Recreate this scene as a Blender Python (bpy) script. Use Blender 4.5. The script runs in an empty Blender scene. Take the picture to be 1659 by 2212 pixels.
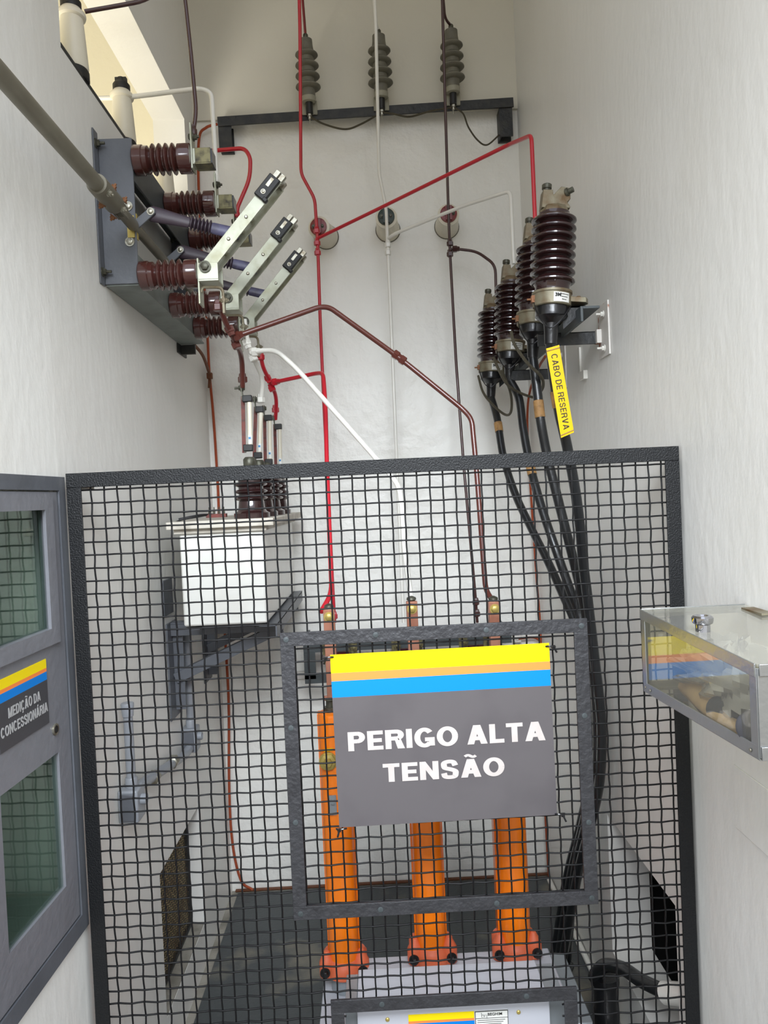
import bpy, math, random
from mathutils import Vector, Matrix
random.seed(7)
V = Vector
C = bpy.context.scene.collection
SC = bpy.context.scene

# ------------------------------------------------------------------ camera
F = 1550.; CX, CY = 829.5, 1106.; VX, VY = 805., 1075.; RHO = .046; H = 1.465
_s, _c = math.sin(RHO), math.cos(RHO)
_a = (VX - CX) / F; _b = -(VY - CY) / F
_A = _a * _c + _b * _s; _B = -_a * _s + _b * _c
yaw = math.atan(-_A); pit = math.atan(_B * math.cos(yaw))
fw = V((math.sin(yaw) * math.cos(pit), math.cos(yaw) * math.cos(pit), -math.sin(pit)))
r0 = V((math.cos(yaw), -math.sin(yaw), 0)); u0 = r0.cross(fw)
rt = _c * r0 - _s * u0; up = _c * u0 + _s * r0
cd = bpy.data.cameras.new('camera'); cam = bpy.data.objects.new('camera', cd); C.objects.link(cam)
m = Matrix((rt, up, -fw)).transposed().to_4x4(); m.translation = V((0, 0, H)); cam.matrix_world = m
cd.sensor_fit = 'VERTICAL'; cd.sensor_height = 24; cd.lens = F / 2212 * 24
cd.clip_start = .02
SC.camera = cam
SC.cycles.transparent_max_bounces = 24

def ray(px, py):
    return fw + (px - CX) / F * rt - (py - CY) / F * up
def P(px, py, d):                       # point of the place seen at a pixel, on the plane y = d
    v = ray(px, py); return V((0, 0, H)) + v * (d / v.y)
def PX(px, py, X):
    v = ray(px, py); return V((0, 0, H)) + v * (X / v.x)
def PP(*q): return [P(*t) for t in q]

# ------------------------------------------------------------------ world, lights, exposure
SC.view_settings.view_transform = 'Standard'; SC.view_settings.look = 'None'
SC.view_settings.gamma = 1; SC.view_settings.use_curve_mapping = False
SC.view_settings.exposure = -0.25
w = bpy.data.worlds.new('daylight'); SC.world = w; w.use_nodes = True
nt = w.node_tree; bg = nt.nodes['Background']
tc = nt.nodes.new('ShaderNodeTexCoord'); sx = nt.nodes.new('ShaderNodeSeparateXYZ'); cr = nt.nodes.new('ShaderNodeValToRGB')
mr = nt.nodes.new('ShaderNodeMapRange'); mr.inputs[1].default_value = -1; mr.inputs[2].default_value = 1
nt.links.new(tc.outputs['Generated'], sx.inputs[0]); nt.links.new(sx.outputs[2], mr.inputs[0])
nt.links.new(mr.outputs[0], cr.inputs[0]); nt.links.new(cr.outputs[0], bg.inputs[0])
e = cr.color_ramp.elements; e[0].position = .0; e[0].color = (.40, .36, .29, 1); e[1].position = 1; e[1].color = (.86, .92, 1.04, 1)
for pos, col in ((.47, (.46, .41, .33, 1)), (.53, (.95, .98, 1.02, 1)), (.70, (.90, .95, 1.04, 1))):
    k = cr.color_ramp.elements.new(pos); k.color = col
bg.inputs[1].default_value = 2.05

def area(name, loc, size, power, col, aim):
    l = bpy.data.lights.new(name, 'AREA'); l.shape = 'RECTANGLE'; l.size, l.size_y = size; l.energy = power; l.color = col
    o = bpy.data.objects.new(name, l); C.objects.link(o); o.location = loc
    o.rotation_euler = (V(aim) - V(loc)).to_track_quat('-Z', 'Y').to_euler(); return o
area('neighbour_bay_fill', (-1.5, 1.02, 1.3), (.7, 1.2), 62, (1, .96, .88), (-1.2, 2.3, 3.0))  # added fill lamp, out of view, brightens the bay beyond the opening
area('back_wall_fill', (.0, -.35, 2.45), (1.2, .7), 19, (.88, .94, 1), (.0, 2.7, .3)).data.spread = math.radians(64)  # added fill lamp behind the camera, aimed at the lower back wall

# ------------------------------------------------------------------ materials
def lin(c):
    return tuple((x / 255 / 12.92 if x / 255 <= .04045 else ((x / 255 + .055) / 1.055) ** 2.4) for x in c) + (1,)
def mat(name, rgb, rough=.5, metal=0., bump=0., bscale=60., var=0., vscale=8., var_rgb=None, coat=0., stretch=None, spec=.5, lo=.45, hi=.7):
    m = bpy.data.materials.new(name); m.use_nodes = True; nt = m.node_tree; b = nt.nodes['Principled BSDF']
    b.inputs['Base Color'].default_value = lin(rgb); b.inputs['Roughness'].default_value = rough
    b.inputs['Metallic'].default_value = metal; b.inputs['Coat Weight'].default_value = coat
    b.inputs['Specular IOR Level'].default_value = spec
    tc = nt.nodes.new('ShaderNodeTexCoord'); mp = nt.nodes.new('ShaderNodeMapping')
    nt.links.new(tc.outputs['Object'], mp.inputs[0])
    if stretch: mp.inputs['Scale'].default_value = stretch
    if bump:
        n = nt.nodes.new('ShaderNodeTexNoise'); n.inputs['Scale'].default_value = bscale; n.inputs['Detail'].default_value = 5
        bp = nt.nodes.new('ShaderNodeBump'); bp.inputs['Strength'].default_value = bump; bp.inputs['Distance'].default_value = .01
        nt.links.new(mp.outputs[0], n.inputs['Vector']); nt.links.new(n.outputs[0], bp.inputs['Height']); nt.links.new(bp.outputs[0], b.inputs['Normal'])
    if var:
        n2 = nt.nodes.new('ShaderNodeTexNoise'); n2.inputs['Scale'].default_value = vscale; n2.inputs['Detail'].default_value = 6
        rp = nt.nodes.new('ShaderNodeMapRange'); rp.inputs[1].default_value = lo; rp.inputs[2].default_value = hi; rp.inputs[4].default_value = var
        mx = nt.nodes.new('ShaderNodeMix'); mx.data_type = 'RGBA'
        mx.inputs[6].default_value = lin(rgb); mx.inputs[7].default_value = lin(var_rgb or tuple(x * .8 for x in rgb))
        nt.links.new(mp.outputs[0], n2.inputs['Vector']); nt.links.new(n2.outputs[0], rp.inputs[0]); nt.links.new(rp.outputs[0], mx.inputs[0])
        nt.links.new(mx.outputs[2], b.inputs['Base Color'])
    return m
def glassy(name, tint, rough=.02, ior=1.45, haze=0., gl=(1., 1., 1.)):
    m = bpy.data.materials.new(name); m.use_nodes = True; nt = m.node_tree
    for n in list(nt.nodes): nt.nodes.remove(n)
    o = nt.nodes.new('ShaderNodeOutputMaterial'); t = nt.nodes.new('ShaderNodeBsdfTransparent'); g = nt.nodes.new('ShaderNodeBsdfGlossy')
    d = nt.nodes.new('ShaderNodeBsdfDiffuse'); x0 = nt.nodes.new('ShaderNodeMixShader'); x0.inputs[0].default_value = haze
    f = nt.nodes.new('ShaderNodeFresnel'); f.inputs[0].default_value = ior; x = nt.nodes.new('ShaderNodeMixShader')
    t.inputs[0].default_value = tint + (1,); g.inputs['Roughness'].default_value = rough; g.inputs[0].default_value = gl + (1,)
    nt.links.new(t.outputs[0], x0.inputs[1]); nt.links.new(d.outputs[0], x0.inputs[2])
    ge = nt.nodes.new('ShaderNodeNewGeometry'); mi = nt.nodes.new('ShaderNodeMapRange'); mi.inputs[3].default_value = ior; mi.inputs[4].default_value = 1 / ior
    nt.links.new(ge.outputs['Backfacing'], mi.inputs[0]); nt.links.new(mi.outputs[0], f.inputs[0])      # a thin pane reflects alike on both faces
    nt.links.new(f.outputs[0], x.inputs[0]); nt.links.new(x0.outputs[0], x.inputs[1]); nt.links.new(g.outputs[0], x.inputs[2]); nt.links.new(x.outputs[0], o.inputs[0])
    return m
M = {}
M['wall'] = mat('white_wall_paint', (232, 231, 226), .4, bump=.13, bscale=38, var=.6, vscale=3.5, var_rgb=(225, 223, 216), stretch=(1, 1, .45))
M['rough'] = mat('rough_white_plaster', (236, 235, 229), .4, bump=1., bscale=15, var=.5, vscale=5, var_rgb=(230, 228, 220))
M['smooth'] = mat('smooth_beige_plaster', (212, 208, 194), .6, bump=.12, bscale=30, var=.5, vscale=3, var_rgb=(205, 200, 187))
M['cream'] = mat('cream_plaster', (232, 226, 205), .7, bump=.3, bscale=18)
M['concrete'] = mat('dusty_concrete', (150, 146, 136), .8, bump=.4, bscale=40, var=1, vscale=9, var_rgb=(112, 108, 98))
M['mat'] = mat('black_rubber_mat', (68, 72, 73), .55, bump=.15, bscale=90, var=1, vscale=3.2, var_rgb=(150, 142, 122), lo=.56, hi=.74)  # random beige patches mixed into the dark grey
M['black'] = mat('black_enamel', (18, 19, 21), .45, bump=.3, bscale=330, spec=.3)
M['black2'] = mat('dull_black_paint', (36, 38, 40), .5, bump=.2, bscale=80, var=.7, vscale=25, var_rgb=(62, 60, 56))
M['wire'] = mat('black_wire_enamel', (12, 12, 14), .5, spec=.3)
M['frameblk'] = mat('brushed_black_paint', (48, 48, 51), .5, bump=.35, bscale=90, stretch=(1, 1, 1), var=.8, vscale=30, var_rgb=(34, 34, 37))
M['steel'] = mat('grey_steel_paint', (92, 95, 101), .42, bump=.08, bscale=60, var=.7, vscale=10, var_rgb=(80, 83, 88))
M['steelg'] = mat('greenish_grey_paint', (122, 128, 124), .5, var=.7, vscale=14, var_rgb=(92, 98, 92))
M['steeld'] = mat('dark_grey_steel', (64, 70, 72), .5, var=.7, vscale=14, var_rgb=(48, 54, 54))
M['cab'] = mat('cabinet_grey_enamel', (118, 119, 125), .35, bump=.12, bscale=55, var=.5, vscale=8, var_rgb=(106, 107, 112))
M['cabd'] = mat('cabinet_interior', (150, 154, 150), .6)
M['tin'] = mat('tinned_metal', (172, 174, 158), .42, .55, bump=.05, bscale=60, var=.8, vscale=22, var_rgb=(140, 138, 112))
M['olive'] = mat('dirty_olive_contact', (120, 114, 82), .4, .5, var=1, vscale=50, var_rgb=(52, 48, 40))
M['zinc'] = mat('zinc_bolts', (170, 168, 155), .35, .85, var=.8, vscale=60, var_rgb=(110, 95, 70))
M['zincd'] = mat('dark_oxidised_metal', (88, 88, 76), .45, .5, var=.8, vscale=60, var_rgb=(60, 56, 46))
M['bronze'] = mat('cast_aluminium_dirty', (128, 122, 102), .5, .35, bump=.1, bscale=60, var=1, vscale=24, var_rgb=(96, 74, 46))
M['porc'] = mat('brown_porcelain', (72, 38, 34), .14, coat=.5, var=.4, vscale=25, var_rgb=(58, 34, 30))
M['porcd'] = mat('dark_brown_porcelain', (46, 26, 26), .12, coat=.6)
M['rodins'] = mat('purple_brown_insulator', (58, 46, 56), .42)
M['rodpur'] = mat('slate_purple_insulator', (84, 82, 112), .4, var=.9, vscale=40, var_rgb=(55, 50, 66))
M['polymer'] = mat('grey_polymer', (112, 109, 96), .55, var=.5, vscale=30, var_rgb=(78, 76, 68))
M['polyl'] = mat('pale_polymer', (150, 147, 130), .5)
M['ivory'] = mat('ivory_epoxy', (222, 216, 198), .32, var=.5, vscale=12, var_rgb=(205, 196, 172))
M['greencap'] = mat('dark_green_cap', (34, 52, 46), .4, var=.5, vscale=40, var_rgb=(50, 50, 40))
M['red'] = mat('red_enamel', (186, 26, 42), .3, coat=.3)
M['redd'] = mat('dark_red_enamel', (120, 32, 34), .35, coat=.2)
M['white'] = mat('white_enamel', (226, 224, 216), .32, coat=.2)
M['brown'] = mat('brown_enamel', (86, 40, 32), .28, coat=.3)
M['browndk'] = mat('dark_brown_enamel', (62, 32, 30), .3, coat=.3)
M['orange'] = mat('orange_epoxy', (244, 124, 14), .3, coat=.3)
M['flange'] = mat('salmon_flange', (214, 106, 70), .4, var=.5, vscale=25, var_rgb=(190, 86, 52))
M['oxide'] = mat('oxide_red_insulating_strip', (112, 52, 44), .6, var=1, vscale=60, var_rgb=(74, 44, 40))
M['copper'] = mat('bare_copper', (184, 128, 106), .42, .6, var=.8, vscale=18, var_rgb=(150, 96, 76))
M['wirecu'] = mat('stranded_copper', (172, 78, 44), .42, .35, bump=.5, bscale=400)
M['wirebr'] = mat('tarnished_copper', (112, 66, 40), .5, .3, bump=.4, bscale=300)
M['braid'] = mat('tinned_braid', (92, 86, 70), .6, .3, bump=.8, bscale=500)
M['rubber'] = mat('black_rubber', (20, 20, 22), .28, bump=.15, bscale=40, coat=.2)
M['cable'] = mat('black_cable_sheath', (26, 28, 30), .3, bump=.1, bscale=30, coat=.2)
M['kraft'] = mat('brown_cable_tape', (168, 128, 78), .6, var=.8, vscale=60, var_rgb=(110, 80, 48))
M['vt'] = mat('white_transformer_enamel', (226, 226, 220), .35, var=.5, vscale=10, var_rgb=(210, 208, 200))
M['lid'] = mat('dusty_lid', (196, 190, 178), .6, bump=.2, bscale=40, var=.8, vscale=20, var_rgb=(150, 142, 128))
M['yellow'] = mat('yellow_vinyl', (242, 216, 0), .45, spec=.3)
M['peach'] = mat('orange_vinyl', (240, 134, 66), .45, spec=.3)
M['blue'] = mat('blue_vinyl', (0, 122, 208), .45, spec=.3)
M['signg'] = mat('worn_grey_vinyl', (88, 84, 86), .34, bump=.1, bscale=12, var=.7, vscale=7, var_rgb=(76, 72, 75))
M['signd'] = mat('dark_grey_vinyl', (62, 62, 66), .4)
M['letter'] = mat('reflective_letter_film', (188, 180, 176), .35, var=.4, vscale=40, var_rgb=(174, 164, 158))
M['lettg'] = mat('grey_letter_film', (168, 168, 168), .4)
M['tagy'] = mat('yellow_tag_plastic', (226, 184, 12), .4, spec=.3)
M['ink'] = mat('black_ink', (22, 22, 22), .5)
M['inkb'] = mat('blue_ink', (60, 130, 180), .5)
M['paper'] = mat('white_label', (222, 222, 216), .4)
M['alu'] = mat('brushed_aluminium', (160, 162, 162), .32, .8, bump=.08, bscale=70)
M['panel'] = mat('pale_grey_panel', (182, 184, 191), .35)
M['panels'] = mat('galvanised_side', (150, 156, 160), .4, .4)
M['chrome'] = mat('chrome', (176, 176, 180), .06, 1.)
M['gold'] = mat('yellow_passivated_zinc', (188, 168, 96), .4, .6)
M['rustw'] = mat('white_paint_rust', (216, 212, 206), .6, var=1, vscale=22, var_rgb=(150, 84, 44), lo=.62, hi=.68)
M['pvc'] = mat('grey_pvc', (140, 144, 150), .35, var=.5, vscale=14, var_rgb=(124, 128, 134))
M['shaft'] = mat('olive_grey_steel_pipe', (124, 120, 106), .45, .3, var=.7, vscale=10, var_rgb=(100, 94, 80))
M['rust'] = mat('rusty_bolt', (130, 88, 58), .6, .3)
M['glove'] = mat('dark_grey_cloth', (52, 54, 56), .7, bump=.3, bscale=60)
M['kraftb'] = mat('tan_paper', (176, 150, 110), .8, bump=.4, bscale=30)
M['grille'] = mat('rusty_black_mesh', (52, 44, 34), .6, var=.8, vscale=30, var_rgb=(34, 30, 26))
M['void'] = mat('dark_duct', (22, 21, 20), .9)
M['straw'] = mat('straw_filter', (246, 224, 164), .8, bump=.6, bscale=40, var=.9, vscale=16, var_rgb=(140, 96, 52))
M['glass'] = glassy('greenish_glass', (.82, .90, .85), ior=1.5, gl=(.85, .92, .87))
M['acrylic'] = glassy('clear_acrylic', (.90, .89, .83), ior=1.42, haze=.05, gl=(.85, .85, .83))
M['acryltop'] = glassy('scratched_acrylic', (.9, .89, .83), ior=1.45, haze=.09, rough=.06)
M['film'] = glassy('clear_plastic_film', (.86, .86, .84), rough=.12, ior=1.4, haze=.34)

# ------------------------------------------------------------------ mesh building
def frame_of(d, hint=V((0, 0, 1))):
    d = V(d).normalized()
    if abs(d.dot(hint)) > .98: hint = V((0, 1, 0)) if abs(d.y) < .9 else V((1, 0, 0))
    x = hint.cross(d).normalized(); return x, d.cross(x).normalized(), d
class MB:
    def __init__(s): s.v = []; s.f = []; s.mi = []
    def add(s, vs, fs, mi=0):
        n = len(s.v); s.v += [V(q) for q in vs]; s.f += [tuple(i + n for i in f) for f in fs]; s.mi += [mi] * len(fs); return s
    def box(s, c, size, R=None, mi=0):
        c = V(c); h = V(size) / 2; vs = []
        for z in (-1, 1):
            for y in (-1, 1):
                for x in (-1, 1):
                    q = V((x * h.x, y * h.y, z * h.z)); vs.append(c + (R @ q if R is not None else q))
        return s.add(vs, [(0, 2, 3, 1), (4, 5, 7, 6), (0, 1, 5, 4), (2, 6, 7, 3), (0, 4, 6, 2), (1, 3, 7, 5)], mi)
    def bb(s, x0, x1, y0, y1, z0, z1, mi=0): return s.box(((x0 + x1) / 2, (y0 + y1) / 2, (z0 + z1) / 2), (x1 - x0, y1 - y0, z1 - z0), mi=mi)
    def bar(s, p0, p1, wd, th, hint=V((0, 0, 1)), mi=0):          # wd along the hint, th across
        p0, p1 = V(p0), V(p1); x, y, d = frame_of(p1 - p0, hint)
        return s.box((p0 + p1) / 2, (th, wd, (p1 - p0).length), Matrix((x, y, d)).transposed(), mi)
    def prism(s, poly, vec, mi=0):
        n = len(poly); vec = V(vec); vs = [V(q) for q in poly] + [V(q) + vec for q in poly]
        fs = [tuple(range(n))[::-1], tuple(range(n, 2 * n))] + [(i, (i + 1) % n, n + (i + 1) % n, n + i) for i in range(n)]
        return s.add(vs, fs, mi)
    def lathe(s, prof, o, axis=(0, 0, 1), seg=28, flat=1., hint=V((0, 0, 1)), mi=0):
        o = V(o); x, y, d = frame_of(axis, hint); vs = []; n = len(prof)
        for h, r in prof:
            for k in range(seg):
                t = 2 * math.pi * k / seg; vs.append(o + d * h + x * (math.cos(t) * max(r, 1e-5) * flat) + y * (math.sin(t) * max(r, 1e-5)))
        fs = [(i * seg + k, i * seg + (k + 1) % seg, (i + 1) * seg + (k + 1) % seg, (i + 1) * seg + k) for i in range(n - 1) for k in range(seg)]
        fs += [tuple(range(seg))[::-1], tuple((n - 1) * seg + k for k in range(seg))]
        return s.add(vs, fs, mi)
    def cyl(s, p0, p1, r, seg=16, mi=0):
        p0, p1 = V(p0), V(p1); return s.lathe([(0, r), ((p1 - p0).length, r)], p0, p1 - p0, seg, mi=mi)
    def tube(s, pts, r, seg=8, fillet=.0, smooth=False, caps=True, mi=0):
        pts = [V(p) for p in pts]
        if fillet > 0:
            q = [pts[0]]
            for i in range(1, len(pts) - 1):
                a, b, c = pts[i - 1], pts[i], pts[i + 1]; la, lc = (a - b).length, (c - b).length
                k = min(fillet, la * .49, lc * .49); p, t = b + (a - b).normalized() * k, b + (c - b).normalized() * k
                for j in range(6):
                    u = j / 5; q.append(p * (1 - u) ** 2 + b * 2 * u * (1 - u) + t * u * u)
            q.append(pts[-1]); pts = q
        if smooth:
            q = []; e = [pts[0] * 2 - pts[1]] + pts + [pts[-1] * 2 - pts[-2]]
            for i in range(1, len(e) - 2):
                a, b, c, d = e[i - 1:i + 3]
                for j in range(8):
                    t = j / 8; q.append(.5 * (2 * b + (c - a) * t + (2 * a - 5 * b + 4 * c - d) * t * t + (3 * b - 3 * c + d - a) * t ** 3))
            q.append(pts[-1]); pts = q
        n = len(pts); vs = []; x = None
        for i, p in enumerate(pts):
            d = ((pts[min(i + 1, n - 1)] - p).normalized() + (p - pts[max(i - 1, 0)]).normalized()).normalized()
            if x is None: x = frame_of(d)[0]
            x = (x - d * x.dot(d)).normalized(); y = d.cross(x); rr = r(i / (n - 1)) if callable(r) else r
            for k in range(seg):
                t = 2 * math.pi * k / seg; vs.append(p + x * (math.cos(t) * rr) + y * (math.sin(t) * rr))
        fs = [(i * seg + k, i * seg + (k + 1) % seg, (i + 1) * seg + (k + 1) % seg, (i + 1) * seg + k) for i in range(n - 1) for k in range(seg)]
        if caps: fs += [tuple(range(seg))[::-1], tuple((n - 1) * seg + k for k in range(seg))]
        return s.add(vs, fs, mi)
    def bolt(s, p, axis, r=.008, h=.006, shank=.008, mi=0):      # washer, hexagon head, shank
        p = V(p); a = V(axis).normalized()
        s.lathe([(0, r * 1.45), (h * .3, r * 1.45)], p, a, 16, mi=mi); s.lathe([(h * .3, r), (h, r), (h * 1.15, r * .8)], p, a, 6, mi=mi)
        if shank: s.lathe([(h, r * .45), (h + shank, r * .45)], p, a, 10, mi=mi)
        return s
    def build(s, name, material, parent=None, bevel=0, ang=38, base=None, parent_origin=True):
        o_ = V((0, 0, 0))
        if parent is not None: o_ = ORG[parent.name]
        elif base == 'auto':
            lo = [min(q[i] for q in s.v) for i in range(3)]; hi = [max(q[i] for q in s.v) for i in range(3)]
            o_ = V(((lo[0] + hi[0]) / 2, (lo[1] + hi[1]) / 2, lo[2]))
        me = bpy.data.meshes.new(name); me.from_pydata([q - o_ for q in s.v], [], s.f)
        mats = material if isinstance(material, (list, tuple)) else [material]
        for q in mats: me.materials.append(M[q])
        for p, i in zip(me.polygons, s.mi): p.material_index = i; p.use_smooth = True
        me.validate(); me.set_sharp_from_angle(angle=math.radians(ang))
        ob = bpy.data.objects.new(name, me); C.objects.link(ob)
        if parent is not None: ob.parent = parent
        else: ob.location = o_
        ORG[ob.name] = o_
        if bevel:
            bv = ob.modifiers.new('bevel', 'BEVEL'); bv.width = bevel; bv.segments = 2; bv.limit_method = 'ANGLE'; bv.angle_limit = math.radians(50)
        return ob
ORG = {}
def tag(o, label=None, cat=None, group=None, kind=None):
    if label: o['label'] = label
    if cat: o['category'] = cat
    if group: o['group'] = group
    if kind: o['kind'] = kind
    return o
def thing(name, loc, label, cat, group=None):
    o = bpy.data.objects.new(name, None); o.empty_display_size = .02; C.objects.link(o); o.location = V(loc); ORG[o.name] = V(loc)
    return tag(o, label, cat, group)
def kids(o): return [q for q in C.objects if q.parent == o]
def copy_tree(o, parent=None):
    c = o.copy(); C.objects.link(c); c.parent = parent; ORG[c.name] = ORG[o.name]
    for ch in kids(o): copy_tree(ch, c)
    return c
def text(name, body, org, rx, ry, width, height, material, parent, bold=.0, depth=.0004, tilt=None):
    """lettering whose left bottom is org, along rx, up ry, capitals `height` high, `width` wide"""
    cu = bpy.data.curves.new(name, 'FONT'); cu.body = body; cu.offset = bold; cu.extrude = .5; cu.resolution_u = 4
    tmp = bpy.data.objects.new('tmp', cu); C.objects.link(tmp)
    me0 = bpy.data.meshes.new_from_object(tmp.evaluated_get(bpy.context.evaluated_depsgraph_get()))
    bpy.data.objects.remove(tmp)
    xs = [q.co.x for q in me0.vertices]; x0, x1 = min(xs), max(xs)
    cap = .73 if bold < .02 else .73 + bold
    rx, ry = V(rx).normalized(), V(ry).normalized(); nz = rx.cross(ry); org = V(org)
    mb = MB()
    mb.add([org + rx * ((q.co.x - x0) / (x1 - x0) * width) + ry * (q.co.y / cap * height) + nz * (q.co.z * depth) for q in me0.vertices], [tuple(p.vertices) for p in me0.polygons])
    return mb.build(name, material, parent)
def block_text(name, body, org, rx, ry, width, height, material, parent, t=.2, depth=.0005, gap=.13, space=.34):
    """bold grotesque capitals made of strokes; org is the left bottom"""
    polys = []; x = 0.
    def quad(a, b, c, d): polys.append([(x + p[0], p[1]) for p in (a, b, c, d)])
    def rect(x0, y0, x1, y1): quad((x0, y0), (x1, y0), (x1, y1), (x0, y1))
    def strip(pts, w0, w1=None):
        w1 = w1 or w0; n = len(pts); L = []
        for i in range(n):
            a, b = pts[max(i - 1, 0)], pts[min(i + 1, n - 1)]; dx, dy = b[0] - a[0], b[1] - a[1]; l = math.hypot(dx, dy) or 1
            w = math.hypot(w0 * dy / l, w1 * dx / l) / 2; L.append(((pts[i][0] - dy / l * w, pts[i][1] + dx / l * w), (pts[i][0] + dy / l * w, pts[i][1] - dx / l * w)))
        for i in range(n - 1): quad(L[i][1], L[i + 1][1], L[i + 1][0], L[i][0])
    def arc(cx, cy, rx_, ry_, a0, a1, n=22):
        strip([(cx + (rx_ - t / 2) * math.cos(math.radians(a0 + (a1 - a0) * k / n)), cy + (ry_ - h / 2) * math.sin(math.radians(a0 + (a1 - a0) * k / n))) for k in range(n + 1)], t, h)
    h = t * .86
    for ch in body:
        base = {'\u00c3': 'A', '\u00c1': 'A', '\u00c7': 'C'}.get(ch, ch)
        if base == ' ': x += space; continue
        w = {'I': t, 'E': .62, 'L': .58, 'T': .66, 'P': .68, 'R': .74, 'B': .72, 'S': .70, 'V': .76, 'A': .80, 'N': .74, 'D': .74, 'G': .80, 'C': .78, 'O': .84, 'M': .88}[base]
        if base in 'IELPRBNDM': rect(0, 0, t, 1)
        if base in 'EL': rect(t, 0, w, h)
        if base == 'E': rect(t, 1 - h, w, 1); rect(t, .5 - h / 2, w - .05, .5 + h / 2)
        if base == 'T': rect(0, 1 - h, w, 1); rect(w / 2 - t / 2, 0, w / 2 + t / 2, 1 - h)
        if base in 'PRB':
            lo = .40 if base == 'P' else .44
            rect(t, 1 - h, w - .30, 1); rect(t, lo, w - .30, lo + h); arc(w - .30, (1 + lo) / 2, .30 if base != 'B' else .27, (1 - lo) / 2, -90, 90)
        if base == 'B': rect(t, 0, w - .30, h); arc(w - .30, .26, .30, .26, -90, 90)
        if base == 'R': quad((w - t * 1.12, 0), (w + .02, 0), (w - .14, lo + h * .5), (w - .14 - t * 1.05, lo + h * .5))
        if base == 'D': rect(t, 1 - h, w - .40, 1); rect(t, 0, w - .40, h); arc(w - .40, .5, .40, .5, -90, 90)
        if base == 'N': quad((w - t, 0), (w - .0, 0), (t, 1), (0, 1)); rect(w - t, 0, w, 1)
        if base == 'M': rect(w - t, 0, w, 1); quad((w / 2 - t * .5, 0), (w / 2 + t * .5, 0), (t * 1.05, 1), (0, 1)); quad((w / 2 - t * .5, 0), (w / 2 + t * .5, 0), (w, 1), (w - t * 1.05, 1))
        if base == 'A': k = t * 1.12; quad((0, 0), (k, 0), (w / 2 + k * .45, 1), (w / 2 - k * .55, 1)); quad((w - k, 0), (w, 0), (w / 2 + k * .55, 1), (w / 2 - k * .45, 1)); rect(.2, .2, w - .2, .2 + h)
        if base == 'V': k = t * 1.12; quad((w / 2 - k * .55, 0), (w / 2 + k * .45, 0), (k, 1), (0, 1)); quad((w / 2 - k * .45, 0), (w / 2 + k * .55, 0), (w, 1), (w - k, 1))
        if base == 'O': arc(w / 2, .5, w / 2, .52, 0, 360, 44)
        if base == 'C': arc(w / 2, .5, w / 2, .52, 42, 318, 36)
        if base == 'G': arc(w / 2, .5, w / 2, .52, 38, 318, 36); rect(w - t, .06, w, .50); rect(w * .52, .50 - h, w, .50)
        if base == 'S':
            c_ = [V(p + (0,)) for p in ((w - t * .52, .70), (w * .72, .885), (w * .48, .93), (w * .22, .87), (t * .56, .72), (w * .25, .585), (w * .52, .51), (w * .80, .40), (w - t * .52, .26), (w * .76, .11), (w * .5, .07), (w * .24, .115), (t * .5, .30))]
            e_ = [c_[0] * 2 - c_[1]] + c_ + [c_[-1] * 2 - c_[-2]]; q = []
            for i in range(1, len(e_) - 2):
                a, b, c, d = e_[i - 1:i + 3]
                for j in range(5):
                    u = j / 5; v_ = .5 * (2 * b + (c - a) * u + (2 * a - 5 * b + 4 * c - d) * u * u + (3 * b - 3 * c + d - a) * u ** 3); q.append((v_.x, v_.y))
            q.append((c_[-1].x, c_[-1].y)); strip(q, t, h)
        if ch == '\u00c3': strip([(w / 2 - .22 + .044 * k, 1.17 + .05 * math.sin((k - .5) * .68)) for k in range(11)], t * .55)
        if ch == '\u00c1': quad((w / 2 - .06, 1.06), (w / 2 + .06, 1.06), (w / 2 + .2, 1.26), (w / 2 + .02, 1.26))
        if ch == '\u00c7': rect(w / 2 - .05, -.16, w / 2 + .05, .02); rect(w / 2 - .16, -.24, w / 2 + .08, -.14)
        x += w + gap
    tw = x - gap; rx, ry = V(rx).normalized(), V(ry).normalized(); nz = rx.cross(ry); org = V(org); mb = MB(); n_ = 0
    for pl in polys:
        n_ += 1; mb.prism([org + rx * (p[0] / tw * width) + ry * (p[1] * height) + nz * (.00002 * (n_ % 5)) for p in pl], -nz * depth)
    return mb.build(name, material, parent, ang=20)
def wall_grid(name, material, X0, X1, ys, zs, holes, axis='x', parent=None):
    """slab wall with rectangular openings; ys, zs: cuts; holes: set of (i, j) cells"""
    mb = MB(); ny, nz = len(ys) - 1, len(zs) - 1
    def pt(X, y, z): return (X, y, z) if axis == 'x' else (y, X, z)
    solid = lambda i, j: 0 <= i < ny and 0 <= j < nz and (i, j) not in holes
    for i in range(ny):
        for j in range(nz):
            if not solid(i, j): continue
            a, b, c, d = ys[i], ys[i + 1], zs[j], zs[j + 1]
            for X in (X0, X1): mb.add([pt(X, a, c), pt(X, b, c), pt(X, b, d), pt(X, a, d)], [(0, 1, 2, 3)])
            for (di, dj), q in (((-1, 0), ((a, c), (a, d))), ((1, 0), ((b, c), (b, d))), ((0, -1), ((a, c), (b, c))), ((0, 1), ((a, d), (b, d)))):
                if not solid(i + di, j + dj):
                    mb.add([pt(X0, *q[0]), pt(X1, *q[0]), pt(X1, *q[1]), pt(X0, *q[1])], [(0, 1, 2, 3)])
    return tag(mb.build(name, material, parent), kind='structure')

# ------------------------------------------------------------------ the room
WL, WR, WB, TOP = -.6, .605, 2.7, 3.75
FY = .80                                # the open front of the bay
wall_grid('wall_left', 'wall', WL - .11, WL, [1.385, 1.51, 1.86, 2.28, 2.56, WB + .1], [0, .13, .51, 2.423, 2.825, TOP],
          {(2, 1), (1, 3), (2, 3), (3, 3)})
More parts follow.
